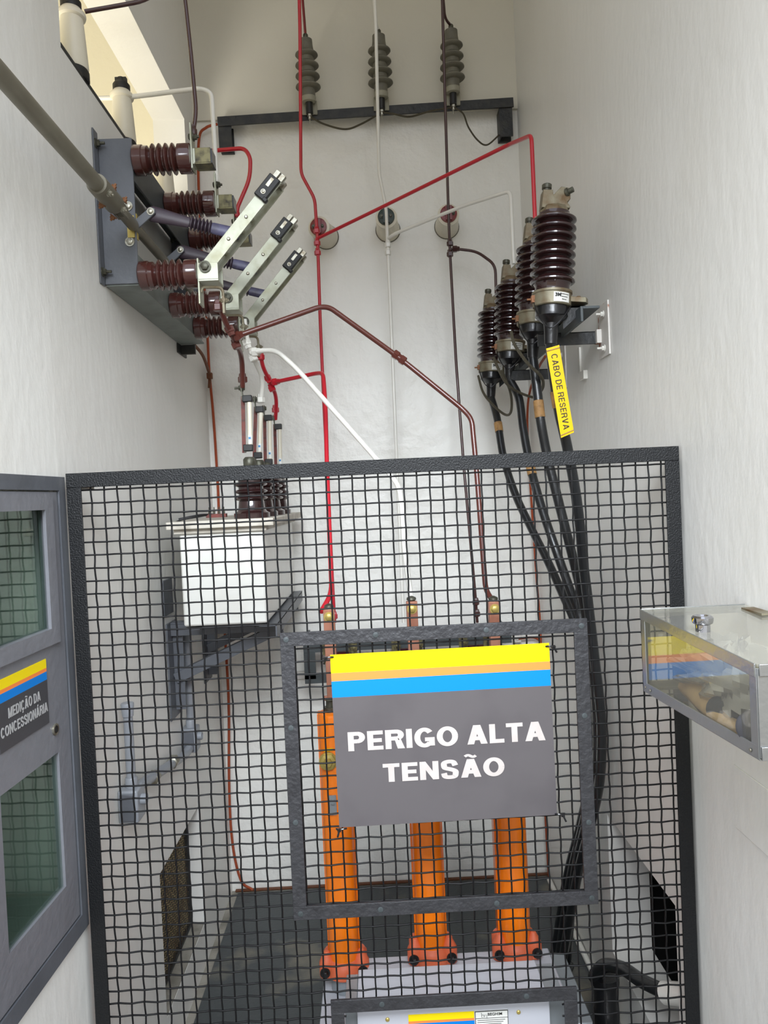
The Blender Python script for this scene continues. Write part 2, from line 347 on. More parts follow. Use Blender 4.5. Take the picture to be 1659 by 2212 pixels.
# the near piece of the left wall, very slightly splayed, holds the meter cabinet
TA = V((.029, 1, 0)).normalized()       # direction along it (away from the front)
TN = V((TA.y, -TA.x, 0))                # its normal, into the room
O0 = V((WL, 1.385, 0))
def LW(u, z, n=0.): return O0 - TA * u + V((0, 0, z)) + TN * n
def lwgrid(name, material, us, zs, holes, n0, n1, parent=None, kind=None):
    mb = MB(); nu, nz = len(us) - 1, len(zs) - 1; solid = lambda i, j: 0 <= i < nu and 0 <= j < nz and (i, j) not in holes
    for i in range(nu):
        for j in range(nz):
            if not solid(i, j): continue
            a, b, c, d = us[i], us[i + 1], zs[j], zs[j + 1]
            for n in (n0, n1): mb.add([LW(a, c, n), LW(b, c, n), LW(b, d, n), LW(a, d, n)], [(0, 1, 2, 3)])
            for (di, dj), q in (((-1, 0), ((a, c), (a, d))), ((1, 0), ((b, c), (b, d))), ((0, -1), ((a, c), (b, c))), ((0, 1), ((a, d), (b, d)))):
                if not solid(i + di, j + dj):
                    mb.add([LW(*q[0], n0), LW(*q[0], n1), LW(*q[1], n1), LW(*q[1], n0)], [(0, 1, 2, 3)])
    return mb
tag(lwgrid('x', 'wall', [0, .012, .325, .585], [0, .672, 1.524, TOP], {(1, 1)}, -.2, 0).build('wall_left_front', 'wall'), kind='structure')
wall_grid('wall_right', 'wall', WR, WR + .11, [FY, 1.505, 1.95, WB + .1], [0, .18, .565, TOP], {(1, 1)})
b = MB(); b.bb(WL - .10, WR + .10, WB, WB + .1, 0, 2.885); tag(b.build('wall_back', 'rough'), kind='structure')
b = MB(); b.bb(WL - .10, WR + .10, WB - .012, WB + .1, 2.885, TOP); tag(b.build('wall_back_upper', 'smooth'), kind='structure')
b = MB(); b.bb(-2.2, 2.2, -2.5, WB + .1, -.1, 0); tag(b.build('floor', 'concrete'), kind='structure')
b = MB(); b.bb(WL - .11, WR + .11, FY, WB + .1, TOP, TOP + .12); tag(b.build('ceiling', 'wall'), kind='structure')
# the neighbouring bay seen through the high opening in the left wall
b = MB(); b.bb(-2.1, -2.0, .9, WB + .1, 0, 4.6); b.bb(-2.0, WL - .11, WB, WB + .1, 0, 4.6); tag(b.build('wall_neighbour_bay', 'cream'), kind='structure')
b = MB(); b.bb(-2.0, WL - .111, .9, WB, 4.0, 4.1); tag(b.build('ceiling_neighbour_bay', 'cream'), kind='structure')
b = MB(); b.bb(WR + .112, 2.4, FY, FY + .1, 0, 4.1); tag(b.build('wall_front_right', 'wall'), kind='structure')
b = MB(); b.bb(-2.6, -.822, FY, FY + .098, 0, 4.1); tag(b.build('wall_front_left', 'wall'), kind='structure')
# rounded lip where the smooth beam starts, rubber mat, earth strip
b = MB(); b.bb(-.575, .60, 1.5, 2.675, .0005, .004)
tag(b.build('rubber_mat', 'mat', bevel=.001, base='auto'), 'beige-mottled dark rubber mat covering the floor behind the black mesh fence', 'mat')
# dark service duct behind the right-hand opening
b = MB(); x1 = WR + .5
b.bb(x1, x1 + .02, 1.4, 2.05, .0, .7); b.bb(WR + .11, x1, 1.38, 1.4, .0, .7); b.bb(WR + .11, x1, 2.05, 2.07, .0, .7); b.bb(WR + .11, x1, 1.4, 2.05, .68, .7); b.bb(WR + .11, x1, 1.4, 2.05, .0, .02)
tag(b.build('trim_1', 'void'), kind='structure')

# ------------------------------------------------------------------ fence
fx0, fx1, fz1, fz0, fy = -.586, .598, 1.538, .03, 1.385
fence = thing('mesh_fence', (0, fy, fz0), 'tall black wire mesh fence panel closing off the high voltage bay', 'fence')
bw = .028
for nm, q in (('top', (fx0, fx1, fz1 - bw, fz1)), ('bottom', (fx0, fx1, fz0, fz0 + bw)), ('l', (fx0, fx0 + bw, fz0 + bw, fz1 - bw)), ('r', (fx1 - bw, fx1, fz0 + bw, fz1 - bw))):
    b = MB(); x0, x1, z0, z1 = q; b.bb(x0, x1, fy, fy + .004, z0, z1)
    if nm == 'top': b.bb(x0, x1, fy + .004, fy + .028, z1 - .004, z1)
    if nm == 'bottom': b.bb(x0, x1, fy + .004, fy + .028, z0, z0 + .004)
    if nm == 'l': b.bb(x0, x0 + .004, fy + .004, fy + .028, z0, z1)
    if nm == 'r': b.bb(x1 - .004, x1, fy + .004, fy + .028, z0, z1)
    b.build('frame_bar', 'black', fence, bevel=.001)
my = fy + .011; pitch = .0252; wr = .00175; amp = .0015
low = (P(742, 2190, fy).x, P(1222, 2160, fy).x, .487)      # cut-out: x0, x1, top z
Xs = []; x = -.4925
while x > fx0 + bw * .6: x -= pitch
while x < fx1 - bw * .5:
    if x > fx0 + bw * .7: Xs.append(x)
    x += pitch
zr = P(240, 1056.7, my).z; z = zr; Zs = []
while z < fz1 - bw: z += pitch
while z > fz0 + bw * .6:
    if z < fz1 - bw * .6: Zs.append(z)
    z -= pitch
b = MB()
def wire(pts): b.tube(pts, wr, 5, caps=False)
def seg_pts(a0, a1, cross, vert, fixed, idx):
    pts = [a0] + [c_ for c_ in cross if min(a0, a1) < c_ < max(a0, a1)] + [a1]
    pts = sorted(pts); out = []; ph = random.uniform(-.0003, .0003)
    for k in range(len(pts) - 1):
        for t in (0, .5):
            a_ = pts[k] * (1 - t) + pts[k + 1] * t
            kk = min(range(len(cross)), key=lambda i: abs(cross[i] - a_)) if t == 0 else 0
            sgn = (1 if (idx + kk) % 2 else -1) * (1 if vert else -1) if t == 0 else 0
            side = (1 if k % 2 else -1) * .0003 * (1 if t == 0 else -.8)
            d_ = V((fixed + side + ph, my + sgn * amp, a_)) if vert else V((a_, my + sgn * amp, fixed + side * .8 + ph))
            out.append(d_)
    out.append(V((fixed + ph, my, pts[-1])) if vert else V((pts[-1], my, fixed + ph)))
    return out
for i, x in enumerate(Xs):
    zlo = low[2] - .01 if low[0] < x < low[1] else fz0 + .005
    wire(seg_pts(zlo, fz1 - .005, Zs, True, x, i))
for j, z in enumerate(Zs):
    if z > low[2]: wire(seg_pts(fx0 + .005, fx1 - .005, Xs, False, z, j))
    else:
        wire(seg_pts(fx0 + .005, low[0] + .005, Xs, False, z, j)); wire(seg_pts(low[1] - .005, fx1 - .005, Xs, False, z, j))
b.build('wire_mesh', 'wire', fence, ang=80)
def flat_frame(x0, x1, z0, z1, wl, name, parent, screws):
    b = MB(); y0, y1 = fy - .001, fy + .005
    b.bb(x0, x1, y0, y1, z1 - wl, z1); b.bb(x0, x0 + wl, y0, y1, z0 + wl, z1 - wl); b.bb(x1 - wl, x1, y0, y1, z0 + wl, z1 - wl); b.bb(x0, x1, y0, y1, z0, z0 + wl)
    f = b.build(name, 'frameblk', parent, bevel=.0008)
    for sx_, sz_ in screws:
        q = MB(); q.lathe([(0, .0056), (.001, .0053), (.0016, .003)], (sx_, y0, sz_), (0, -1, 0), 14); q.box((sx_, y0 - .0018, sz_), (.0012, .0006, .008), Matrix.Rotation(random.uniform(0, 3), 3, 'Y'))
        q.build('screw', 'steeld', f)
    return f
hx0, hx1 = P(618, 1660, fy).x, P(1283, 1640, fy).x
hz1, hz0 = P(930, 1352, fy).z, P(960, 1971, fy).z
hx0 = P(604, 1368, fy).x; hx1 = P(1268, 1333, fy).x
flat_frame(hx0, hx1, hz0, hz1, .0265, 'access_window_border', fence,
           [(hx0 + .012, hz1 - .013), (hx0 + .185, hz1 - .012), (hx0 + .40, hz1 - .013), (hx1 - .012, hz1 - .014), (hx0 + .013, hz1 - .185), (hx1 - .013, hz1 - .19),
            (hx0 + .013, hz1 - .37), (hx1 - .013, hz1 - .4), (hx0 + .014, hz0 + .013), (hx0 + .17, hz0 + .013), (hx1 - .013, hz0 + .013), (hx1 - .2, hz0 + .013)])
ax0, ax1, az1 = P(714, 2163, fy).x, P(1246, 2134, fy).x, P(980, 2147, fy).z
flat_frame(ax0, ax1, .1, az1, .0255, 'panel_cutout_border', fence, [(ax0 + .1, az1 - .012), (ax1 - .1, az1 - .012)])
# wall lug of the fence
b = MB(); q = P(186, 1053, 1.41); b.box(q, (.03, .004, .014)); b.bolt(q + V((.006, -.002, -.002)), (0, -1, 0), .003, .003, .002)
tag(b.build('fixing_lug', 'rustw', fence))

# ------------------------------------------------------------------ warning sign on the fence
def sign(name, TL, rx, wd, ht, thick, stripes, base, label, cat):
    t = thing(name, TL + V((0, 0, -ht)), label, cat)
    return t
sy = fy - .006
TL, TR, BL = P(713, 1415, sy), P(1186, 1389, sy), P(724, 1788, sy)
rx = (TR - TL).normalized(); nrm = V((0, -1, 0)); ry = nrm.cross(rx).normalized(); ry = ry if ry.z > 0 else -ry
SW, SH = (TR - TL).length, (TL - BL).length
ws = thing('warning_sign', TL - ry * SH + rx * SW / 2, 'large grey high voltage warning plate with yellow, orange and blue stripes on the mesh fence', 'sign')
def SG(u, v, n=0.): return TL + rx * u - ry * v + nrm * n
def strip(b, v0, v1, mi): b.prism([SG(0, v0), SG(SW, v0), SG(SW, v1), SG(0, v1)], -nrm * .0018, mi)
b = MB(); vs_ = [0, .0355, .0515, .083, SH]
for i in range(4): strip(b, vs_[i], vs_[i + 1], i)
b.build('plate', ['yellow', 'peach', 'blue', 'signg'], ws)
block_text('lettering', 'PERIGO ALTA', SG(.0255, .1885, .0009), rx, ry, .383, .037, 'letter', ws, t=.235, gap=.085, space=.27)
block_text('lettering', 'TENS\u00c3O', SG(.090, .2525, .0009), rx, ry, .236, .0355, 'letter', ws, t=.235, gap=.085)
for (u, v, s_) in ((-.004, .004, -1), (SW + .003, .006, 1), (.004, SH + .002, -1), (SW + .006, SH - .002, 1)):
    b = MB(); p = SG(u, v); b.tube([p + V((-.010 * s_, -.001, 0)), p + V((-.004 * s_, -.005, .001)), p + V((.006 * s_, -.004, -.001)), p + V((.010 * s_, .006, -.003))], .0018, 6, smooth=True)
    b.box(p + V((.004 * s_, -.004, -.001)), (.007, .006, .006)); b.tube([p + V((.004 * s_, -.006, -.001)), p + V((.007 * s_, -.016, -.009))], .002, 6)
    b.build('cable_tie', 'rubber', ws)

# ------------------------------------------------------------------ meter cabinet in the near left wall
cab = thing('meter_cabinet', LW(.16, .672), 'grey recessed steel metering cabinet with two glass windows in the left wall', 'cabinet')
lwgrid('x', '', [-.014, .012, .325, .352], [.656, .69, 1.506, 1.532], {(1, 1)}, -.006, .006).build('surround', 'steel', cab, bevel=.002)
b = MB()
b = lwgrid('x', '', [.018, .066, .262, .318], [.694, .775, 1.025, 1.254, 1.470, 1.503], {(1, 1), (1, 3)}, -.010, .004)
door = b.build('door', 'cab', cab, bevel=.0012)
lwgrid('x', '', [.046, .078, .262, .30], [1.225, 1.254, 1.470, 1.499], {(1, 1)}, .004, .010).build('window_surround', 'cab', door, bevel=.0012)
for (a, b_, c_, d_) in ((.074, .27, 1.250, 1.474), (.060, .27, .770, 1.030)):
    q = MB(); q.prism([LW(a, c_, -.004), LW(b_, c_, -.004), LW(b_, d_, -.004), LW(a, d_, -.004)], TN * .003); q.build('window_pane', 'glass', door)
q = MB(); q.lathe([(0, .0105), (.003, .0105), (.003, .007), (-.001, .006)], LW(.076, 1.070, .004), TN, 20); q.build('lock', 'zinc', door)
q = MB(); q.lathe([(0, .0062), (.0005, .0062)], LW(.076, 1.070, .0072), TN, 16); q.build('keyhole', 'ink', door)
# cabinet body
q = MB()
for (a, b_, c_, d_, n0, n1) in ((.012, .325, .69, 1.506, -.19, -.186), (.012, .016, .69, 1.506, -.186, -.012), (.321, .325, .69, 1.506, -.186, -.012), (.016, .321, .69, .694, -.186, -.012), (.016, .321, 1.502, 1.506, -.186, -.012)):
    q.prism([LW(a, c_, n0), LW(b_, c_, n0), LW(b_, d_, n0), LW(a, d_, n0)], TN * (n1 - n0))
q.build('body', 'cabd', cab)
q = MB(); q.prism([LW(.03, 1.33, -.18), LW(.30, 1.33, -.18), LW(.30, 1.49, -.18), LW(.03, 1.49, -.18)], TN * .06); q.build('meter_housing', 'ink', cab)
q = MB(); q.tube([LW(.10, 1.34, -.10), LW(.14, 1.27, -.09), LW(.2, 1.24, -.09), LW(.27, 1.29, -.1)], .006, 8, smooth=True); q.build('wiring', 'rubber', cab)
# its name plate
cs = thing('cabinet_sign', LW(.175, 1.089, .005), 'dark striped metering nameplate stuck on the grey cabinet door', 'sign')
rxl = TA.copy(); q = MB()
for i, (z1_, z0_) in enumerate(((1.204, 1.188), (1.188, 1.1815), (1.1815, 1.167), (1.167, 1.089))):
    q.prism([LW(.097, z0_, .0042), LW(.257, z0_, .0042), LW(.257, z1_, .0042), LW(.097, z1_, .0042)], TN * .0012, i)
q.build('plate', ['yellow', 'peach', 'blue', 'signd'], cs)
block_text('lettering', 'MEDI\u00c7\u00c3O DA', LW(.229, 1.1375, .0062), rxl, V((0, 0, 1)), .104, .0165, 'lettg', cs, t=.19, gap=.14)
block_text('lettering', 'CONCESSION\u00c1RIA', LW(.2535, 1.1115, .0062), rxl, V((0, 0, 1)), .152, .0165, 'lettg', cs, t=.19, gap=.14)

# ------------------------------------------------------------------ acrylic glove box on the right wall
c8 = [V((.431, 1.163, 1.129)), V((.440, .828, 1.138)), V((.602, .828, 1.138)), V((.602, 1.163, 1.129)),
      V((.431, 1.163, 1.259)), V((.440, .828, 1.2465)), V((.602, .828, 1.2465)), V((.602, 1.163, 1.259))]
gb = thing('storage_box', (.52, 1.0, 1.13), 'clear acrylic box with aluminium edges and a chrome knob on the right wall', 'box')
up3 = V((0, 0, 1))
def pane(idx, off, th, name, material='acrylic'):
    q = MB(); q.prism([c8[i] for i in idx], V(off) * th); return q.build(name, material, gb)
pane((0, 1, 5, 4), (1, 0, 0), .003, 'side_panel'); pane((0, 3, 7, 4), (0, -1, 0), .003, 'end_panel'); pane((1, 2, 6, 5), (0, 1, 0), .003, 'end_panel')
pane((0, 1, 2, 3), (0, 0, 1), .003, 'bottom_panel')
lid = pane((4, 5, 6, 7), (0, 0, 1), .003, 'lid', 'acryltop')
def edge(a, b_, wd, th, dx=(0, 0, 0)):
    q.bar(V(a) + V(dx), V(b_) + V(dx), wd, th)
q = MB(); q.bar(c8[0] + V((-.001, 0, .007)), c8[1] + V((-.001, 0, .007)), .016, .002); q.bar(c8[0] + V((.008, 0, -.001)), c8[1] + V((.008, 0, -.001)), .002, .018)
q.bar(c8[0] + V((0, .001, .007)), c8[3] + V((0, .001, .007)), .016, .002); q.bar(c8[1] + V((0, -.0034, .007)), c8[2] + V((0, -.0034, .007)), .016, .002)
fr = q.build('edge_trim', 'alu', gb, bevel=.0005)
q = MB(); q.bar(c8[0] + V((-.001, 0, .012)), c8[4] + V((-.001, 0, -.012)), .002, .002)
q.box((c8[0] + c8[4]) / 2 + V((-.001, -.007, 0)), (.002, .014, .106)); q.box((c8[0] + c8[4]) / 2 + V((.006, .001, 0)), (.014, .002, .106)); q.build('corner_post', 'alu', gb, bevel=.0004)
q = MB(); q.box((c8[1] + c8[5]) / 2 + V((-.001, .008, 0)), (.002, .016, .106)); q.box((c8[1] + c8[5]) / 2 + V((.007, -.001, 0)), (.016, .002, .106)); q.build('corner_post', 'alu', gb, bevel=.0004)
q = MB(); q.bar(c8[4] + V((-.003, 0, -.004)), c8[5] + V((-.003, 0, -.004)), .016, .002); q.bar(c8[4] + V((0, .002, -.003)), c8[7] + V((0, .002, -.003)), .014, .002); q.bar(c8[5] + V((0, -.0036, -.003)), c8[6] + V((0, -.0036, -.003)), .014, .002)
q.build('lid_rim', 'alu', lid, bevel=.0005)
q = MB(); q.box((.49, .826, 1.240), (.06, .008, .028)); q.build('clasp', 'alu', gb, bevel=.001)
kp = V((.456, 1.0, 1.2555)); q = MB(); q.lathe([(0, .010), (.010, .010), (.012, .0135), (.016, .0145), (.020, .0145), (.0225, .012), (.0225, .008), (.020, .006), (.020, 0)], kp, up3, 28); q.build('knob', 'chrome', lid)
q = MB(); q.box((.588, 1.10, 1.262), (.02, .06, .003)); q.build('hinge', 'bronze', lid)
for (yy, zz) in ((1.155, 1.1365), (1.135, 1.1365), (.845, 1.143)):
    q = MB(); q.lathe([(0, .0025), (.001, .0018)], ((.429 if yy > 1 else .437), yy, zz), (-1, 0, 0), 10); q.build('rivet', 'zinc', fr)
# what lies inside
def blob(name, c, r, material, label, cat, seed, flatz=.5, wr_=.15, seg=26):
    rnd = random.Random(seed); ph = [(rnd.uniform(0, 6.3), rnd.uniform(2, 7), rnd.uniform(2, 7)) for _ in range(5)]
    mb = MB(); vs = []; n = seg; mrows = seg // 2
    for i in range(mrows + 1):
        th = math.pi * i / mrows
        for k in range(n):
            t = 2 * math.pi * k / n; f = 1 + wr_ * sum(abs(math.sin(p_ + a_ * t + b_ * th)) - .5 for p_, a_, b_ in ph) / 2
            if True: vs.append(V(c) + V((math.sin(th) * math.cos(t) * r[0], math.sin(th) * math.sin(t) * r[1], math.cos(th) * r[2])) * f)
    fs = [(i * n + k, i * n + (k + 1) % n, (i + 1) * n + (k + 1) % n, (i + 1) * n + k) for i in range(mrows) for k in range(n)]
    mb.add(vs, fs); return tag(mb.build(name, material, base='auto'), label, cat)
q = MB()
for k in range(5): q.lathe([(0, .012), (.10, .016)], (.478 + .014 * (k % 3), .87 + .005 * k, 1.155 + .011 * (k % 2)), (.12 * (k - 2), 1, .02), 14)
q.lathe([(0, .020), (.09, .030), (.12, .022)], (.50, .88, 1.168), (0, 1, .02), 20)
tag(q.build('rubber_gloves', 'glove', base='auto'), 'dark rolled rubber gloves lying inside the clear acrylic box', 'gloves')
q = MB(); q.lathe([(0, .018), (.002, .021), (.004, .018)], (.452, .862, 1.163), (-.7, -1, .1), 24); tag(q.build('glove_disc', 'signd', base='auto'), 'small round dark disc beside the gloves in the acrylic box', 'disc')
blob('plastic_bag', (.500, .99, 1.186), (.044, .115, .042), 'film', 'crumpled clear plastic bag lying inside the acrylic box on the right wall', 'bag', 5, wr_=.55, seg=48)
q = MB(); q.tube([(.46, .88, 1.146), (.455, .95, 1.148), (.46, 1.03, 1.156), (.47, 1.1, 1.150)], lambda t: .010 + .006 * math.sin(t * 3.1), 10, smooth=True)
tag(q.build('paper_roll', 'kraftb', base='auto'), 'tan paper roll lying on the bottom of the acrylic box', 'paper')

# ------------------------------------------------------------------ grille in the left wall niche
gr = thing('vent_grille', (-.64, 2.07, .13), 'rusty expanded metal vent grille set in a niche low in the left wall', 'grille')
q = MB(); y0, y1, z0, z1 = 1.862, 2.278, .132, .508; gx = -.637
q.bb(gx - .01, gx, y0, y0 + .012, z0, z1); q.bb(gx - .01, gx, y1 - .012, y1, z0, z1); q.bb(gx - .01, gx, y0, y1, z0, z0 + .012); q.bb(gx - .01, gx, y0, y1, z1 - .012, z1)
q.build('frame', 'black2', gr)
q = MB(); cw, ch = .026, .0125; row = 0; z = z0 + .012
while z < z1 - .012:
    y = y0 + .01 + (cw / 2 if row % 2 else 0)
    while y < y1 - cw - .008:
        for sgn in (1, -1):
            q.bar((gx - .004, y, z), (gx - .004, y + cw / 2, z + sgn * ch * .0 + ch / 2 * (1 if sgn > 0 else -1)), .0016, .0018, V((1, 0, 0)))
            q.bar((gx - .004, y + cw / 2, z + ch / 2 * sgn), (gx - .004, y + cw, z), .0016, .0018, V((1, 0, 0)))
        y += cw
    z += ch / 1; row += 1
q.build('expanded_mesh', 'grille', gr)
q = MB(); q.bb(gx - .016, gx - .012, y0, y1, z0, z1); q.build('filter_mat', 'straw', gr)

b = MB(); b.bb(WL - .109, WL - .001, 1.861, 2.279, .1302, .134); tag(b.build('trim_2', 'concrete'), kind='structure')
b = MB(); b.bb(WR - .003, WR - .0003, .93, 1.224, .865, .975); tag(b.build('cover_plate', 'wall', base='auto', bevel=.001), 'painted-over flat cover plate on the right wall below the acrylic box', 'plate')

# ------------------------------------------------------------------ disconnect switch on the left wall
ds = thing('disconnect_switch', (-.56, 1.98, 1.985), 'three-pole grey and brown disconnect switch with open blades on the left wall', 'switch')
ZT, ZB = 2.276, 2.008; YS = [1.70, 1.957, 2.214]; XF = -.519
for yy in (1.685, 2.30):
    q = MB(); q.bb(WL + .003, XF, yy, yy + .005, 1.987, 2.322); q.bb(WL + .0005, WL + .004, yy - (.028 if yy < 2 else -.0), yy + (.0 if yy < 2 else .028), 1.982, 2.335)
    pl = q.build('end_plate', 'steel', ds, bevel=.0015)
    for zz in (2.305, 2.012):
        q = MB(); q.bolt((WL + .004, yy - .014, zz), (1, 0, 0), .0075, .008, .012); q.build('anchor_bolt', 'zincd', pl)
q = MB(); q.bb(XF - .005, XF, 1.69, 2.30, 2.225, 2.31); q.bb(WL + .004, XF - .005, 1.69, 2.30, 2.305, 2.31); q.build('upper_beam', 'steeld', ds, bevel=.001)
q = MB(); q.bb(XF - .005, XF, 1.69, 2.30, 1.987, 2.055); q.bb(WL + .004, XF, 1.69, 2.33, 1.984, 1.989); q.build('lower_beam', 'steelg', ds, bevel=.001)
def sw_insul(x0, L, y, z, mname='porc'):
    pr = [(0, .030), (.003, .0335), (.022, .0335), (.024, .031), (.034, .031), (.037, .026)]
    h = .040; n = 4; st = (L - .040 - .034) / n
    for k in range(n):
        pr += [(h, .024), (h + st * .30, .0335), (h + st * .45, .035), (h + st * .58, .0335), (h + st * .85, .024)]; h += st
    pr += [(L - .032, .027), (L - .030, .033), (L - .004, .033), (L - .001, .031), (L, .02)]
    q = MB(); q.lathe(pr, (x0, y, z), (1, 0, 0), 32); return q
def metal_lug(q, p, d):  # crimp lug with bolt
    pass
for i, y in enumerate(YS):
    ins = sw_insul(XF, .135, y, ZT).build('insulator', 'porc', ds)
    ins2 = sw_insul(XF, .137, y, ZB).build('insulator', 'porc', ds)
    # fixed contact
    q = MB(); xe = XF + .135
    q.bb(xe, xe + .004, y - .018, y + .018, ZT - .030, ZT + .075); q.bb(xe + .004, xe + .010, y - .016, y + .016, ZT - .02, ZT + .016)
    cp = q.build('terminal_plate', 'tin', ds, bevel=.0006)
    q = MB(); q.bb(xe + .010, xe + .046, y - .018, y - .012, ZT - .018, ZT + .016); q.bb(xe + .010, xe + .046, y + .012, y + .018, ZT - .018, ZT + .016)
    q.bb(xe + .010, xe + .042, y - .004, y + .004, ZT - .014, ZT + .014); q.bb(xe + .008, xe + .048, y - .019, y + .019, ZT - .022, ZT - .018); q.build('fixed_contact', 'olive', ds, bevel=.0008)
    q = MB(); q.bb(xe + .046, xe + .050, y - .02, y + .02, ZT - .021, ZT + .012); q.build('contact_end_cap', 'rubber', ds)
    q = MB(); q.bolt((xe + .004, y, ZT + .050), (1, 0, 0), .007, .008, .006); q.bolt((xe, y, ZT + .050), (-1, 0, 0), .007, .006, .0); q.build('bolt', 'zincd', cp)
    # hinge bracket
    xh = XF + .137
    q = MB(); q.bb(xh, xh + .004, y - .020, y + .020, ZB - .075, ZB + .030)
    q.bb(xh + .004, xh + .050, y - .029, y - .0245, ZB - .022, ZB + .016); q.bb(xh + .004, xh + .050, y + .0245, y + .029, ZB - .022, ZB + .016); q.bb(xh + .004, xh + .050, y - .029, y + .029, ZB - .026, ZB - .022)
    q.bb(xh + .004, xh + .050, y - .0245, y - .0232, ZB - .022, ZB + .016); hb = q.build('hinge_bracket', 'tin', ds, bevel=.0006)
    pv = V((-.361, y, ZB + .006)); tip = pv + V((.185, 0, .211))
    q = MB(); q.cyl(pv + V((0, -.03, 0)), pv + V((0, .03, 0)), .006); q.bolt(pv + V((0, -.031, 0)), (0, -1, 0), .0095, .008, .0); q.lathe([(0, .0135), (.002, .0135)], pv + V((0, -.0292, 0)), (0, -1, 0), 20); q.build('pivot_bolt', 'zincd', hb)
    # blade: two parallel bars
    dv = (tip - pv).normalized(); nv = V((-dv.z, 0, dv.x))
    q = MB()
    for s_ in (-1, 1):
        q.bar(pv - dv * .018, pv + dv * .262, .027, .004, nv) if False else q.prism([pv - dv * .020 + V((0, s_ * .021 - .002, 0)), pv - dv * .004 + nv * .0145 + V((0, s_ * .021 - .002, 0)), pv + dv * .262 + nv * .0145 + V((0, s_ * .021 - .002, 0)), pv + dv * .262 - nv * .0145 + V((0, s_ * .021 - .002, 0)), pv - dv * .004 - nv * .0145 + V((0, s_ * .021 - .002, 0))], V((0, .004, 0)))
    for t in (.06, .125, .16): q.cyl(pv + dv * t + V((0, -.022, 0)), pv + dv * t + V((0, .022, 0)), .0055)
    bl = q.build('blade', 'tin', ds, bevel=.0005)
    q = MB()
    for t in (.085, .15): q.lathe([(0, .0042), (.0015, .0042), (.003, .0025)], pv + dv * t + V((0, -.023, 0)), (0, -1, 0), 12)
    q.build('rivet', 'zinc', bl)
    q = MB(); a_ = pv + dv * .205; Rm = Matrix((dv, V((0, 1, 0)), nv)).transposed()
    q.box(pv + dv * .232 + V((0, -.028, 0)) + nv * .002, (.060, .010, .030), Rm); q.box(pv + dv * .206 + V((0, -.028, 0)) - nv * .012, (.010, .012, .012), Rm)
    tc_ = q.build('arcing_tip', 'ink', bl, bevel=.002)
    q = MB(); q.box(pv + dv * .244 + V((0, -.0337, 0)) + nv * .003, (.022, .002, .008), Rm); q.bolt(pv + dv * .218 + V((0, -.033, 0)) + nv * .002, (0, -1, 0), .004, .003, 0)
    q.build('tip_bolt', 'zinc', tc_)
    q = MB()
    for s_ in (-1, 1):
        q.box(pv + dv * .272 + V((0, -.016, 0)) + nv * .0075 * s_, (.018, .012, .012), Rm); q.box(pv + dv * .268 + V((0, .014, 0)) + nv * .0075 * s_, (.018, .012, .012), Rm)
    q.box(pv + dv * .258 + V((0, 0, 0)), (.010, .030, .010), Rm); q.build('jaw_clip', 'zinc', bl, bevel=.001)
    # crank and insulated push rod
    sh = V((-.522, y - .02, 2.117)); pin = V((-.482, y - .02, 2.149)); pb = pv + dv * .115
    q = MB(); cd_ = (pin - sh).normalized(); cn = V((-cd_.z, 0, cd_.x))
    q.prism([sh - cd_ * .006 - cn * .010, pin + cd_ * .006 - cn * .009, pin + cd_ * .012, pin + cd_ * .006 + cn * .009, sh - cd_ * .006 + cn * .010], V((0, .005, 0)))
    ck = q.build('crank_arm', 'steel', ds, bevel=.0008)
    q = MB(); q.bolt(pin, (0, -1, 0), .006, .005, .0); q.build('crank_pin', 'zinc', ck)
    rd = (pb - pin); L_ = rd.length; rd.normalize()
    q = MB(); e0 = pin + V((0, .014, 0)); hn = V((0, 0, 1))
    q.lathe([(-.016, .006), (-.013, .013), (0, .0185), (.014, .018), (L_ * .42, .0125), (L_ * .42, .010), (L_ * .68, .010)], e0, rd, 20, flat=.42, hint=hn)
    h = L_ * .43
    for k in range(6): q.lathe([(h + k * .0085, .010), (h + k * .0085 + .0028, .0175), (h + k * .0085 + .0045, .0175), (h + k * .0085 + .0075, .010)], e0, rd, 20, flat=.7, hint=hn)
    pr_ = q.build('push_rod', 'rodins', ds)
    q = MB(); q.lathe([(L_ * .42 + .052, .0125), (L_ * .42 + .056, .0135), (L_ - .01, .0145), (L_, .013)], e0, rd, 20, flat=.5, hint=hn); q.build('push_rod_end', 'rodpur', pr_)
    # strap loop at the bottom terminal
    q = MB(); p0 = V((xh + .004, y - .008, ZB - .046)); q.tube([p0 + V((0, 0, 0)), p0 + V((.004, 0, .012)), p0 + V((.050, 0, .010)), p0 + V((.052, 0, -.028))], .0035, 8, fillet=.012); q.bolt(p0 + V((.052, -.003, -.022)), (-1, 0, 0), .0055, .006, .004); q.bolt(p0 + V((.055, -.003, -.022)), (1, 0, 0), .0055, .006, .004)
    q.box(p0 + V((.052, 0, -.032)), (.005, .016, .04)); q.build('jumper_strap', 'bronze', ds)
q = MB(); q.cyl((-.522, 1.66, 2.117), (-.522, 2.30, 2.117), .0115, 18); q.build('rotary_shaft', 'shaft', ds)
q = MB(); q.bb(XF - .001, XF + .0008, 1.69, 1.70, 2.09, 2.15); q.box((-.530, 1.683, 2.117), (.016, .004, .05)); q.build('bearing_plate', 'gold', ds)
for zz in (2.165, 2.083):
    q = MB(); q.bolt((-.5345, 1.684, zz), (0, -1, 0), .0075, .005, .0); q.build('bolt', 'zinc', ds)
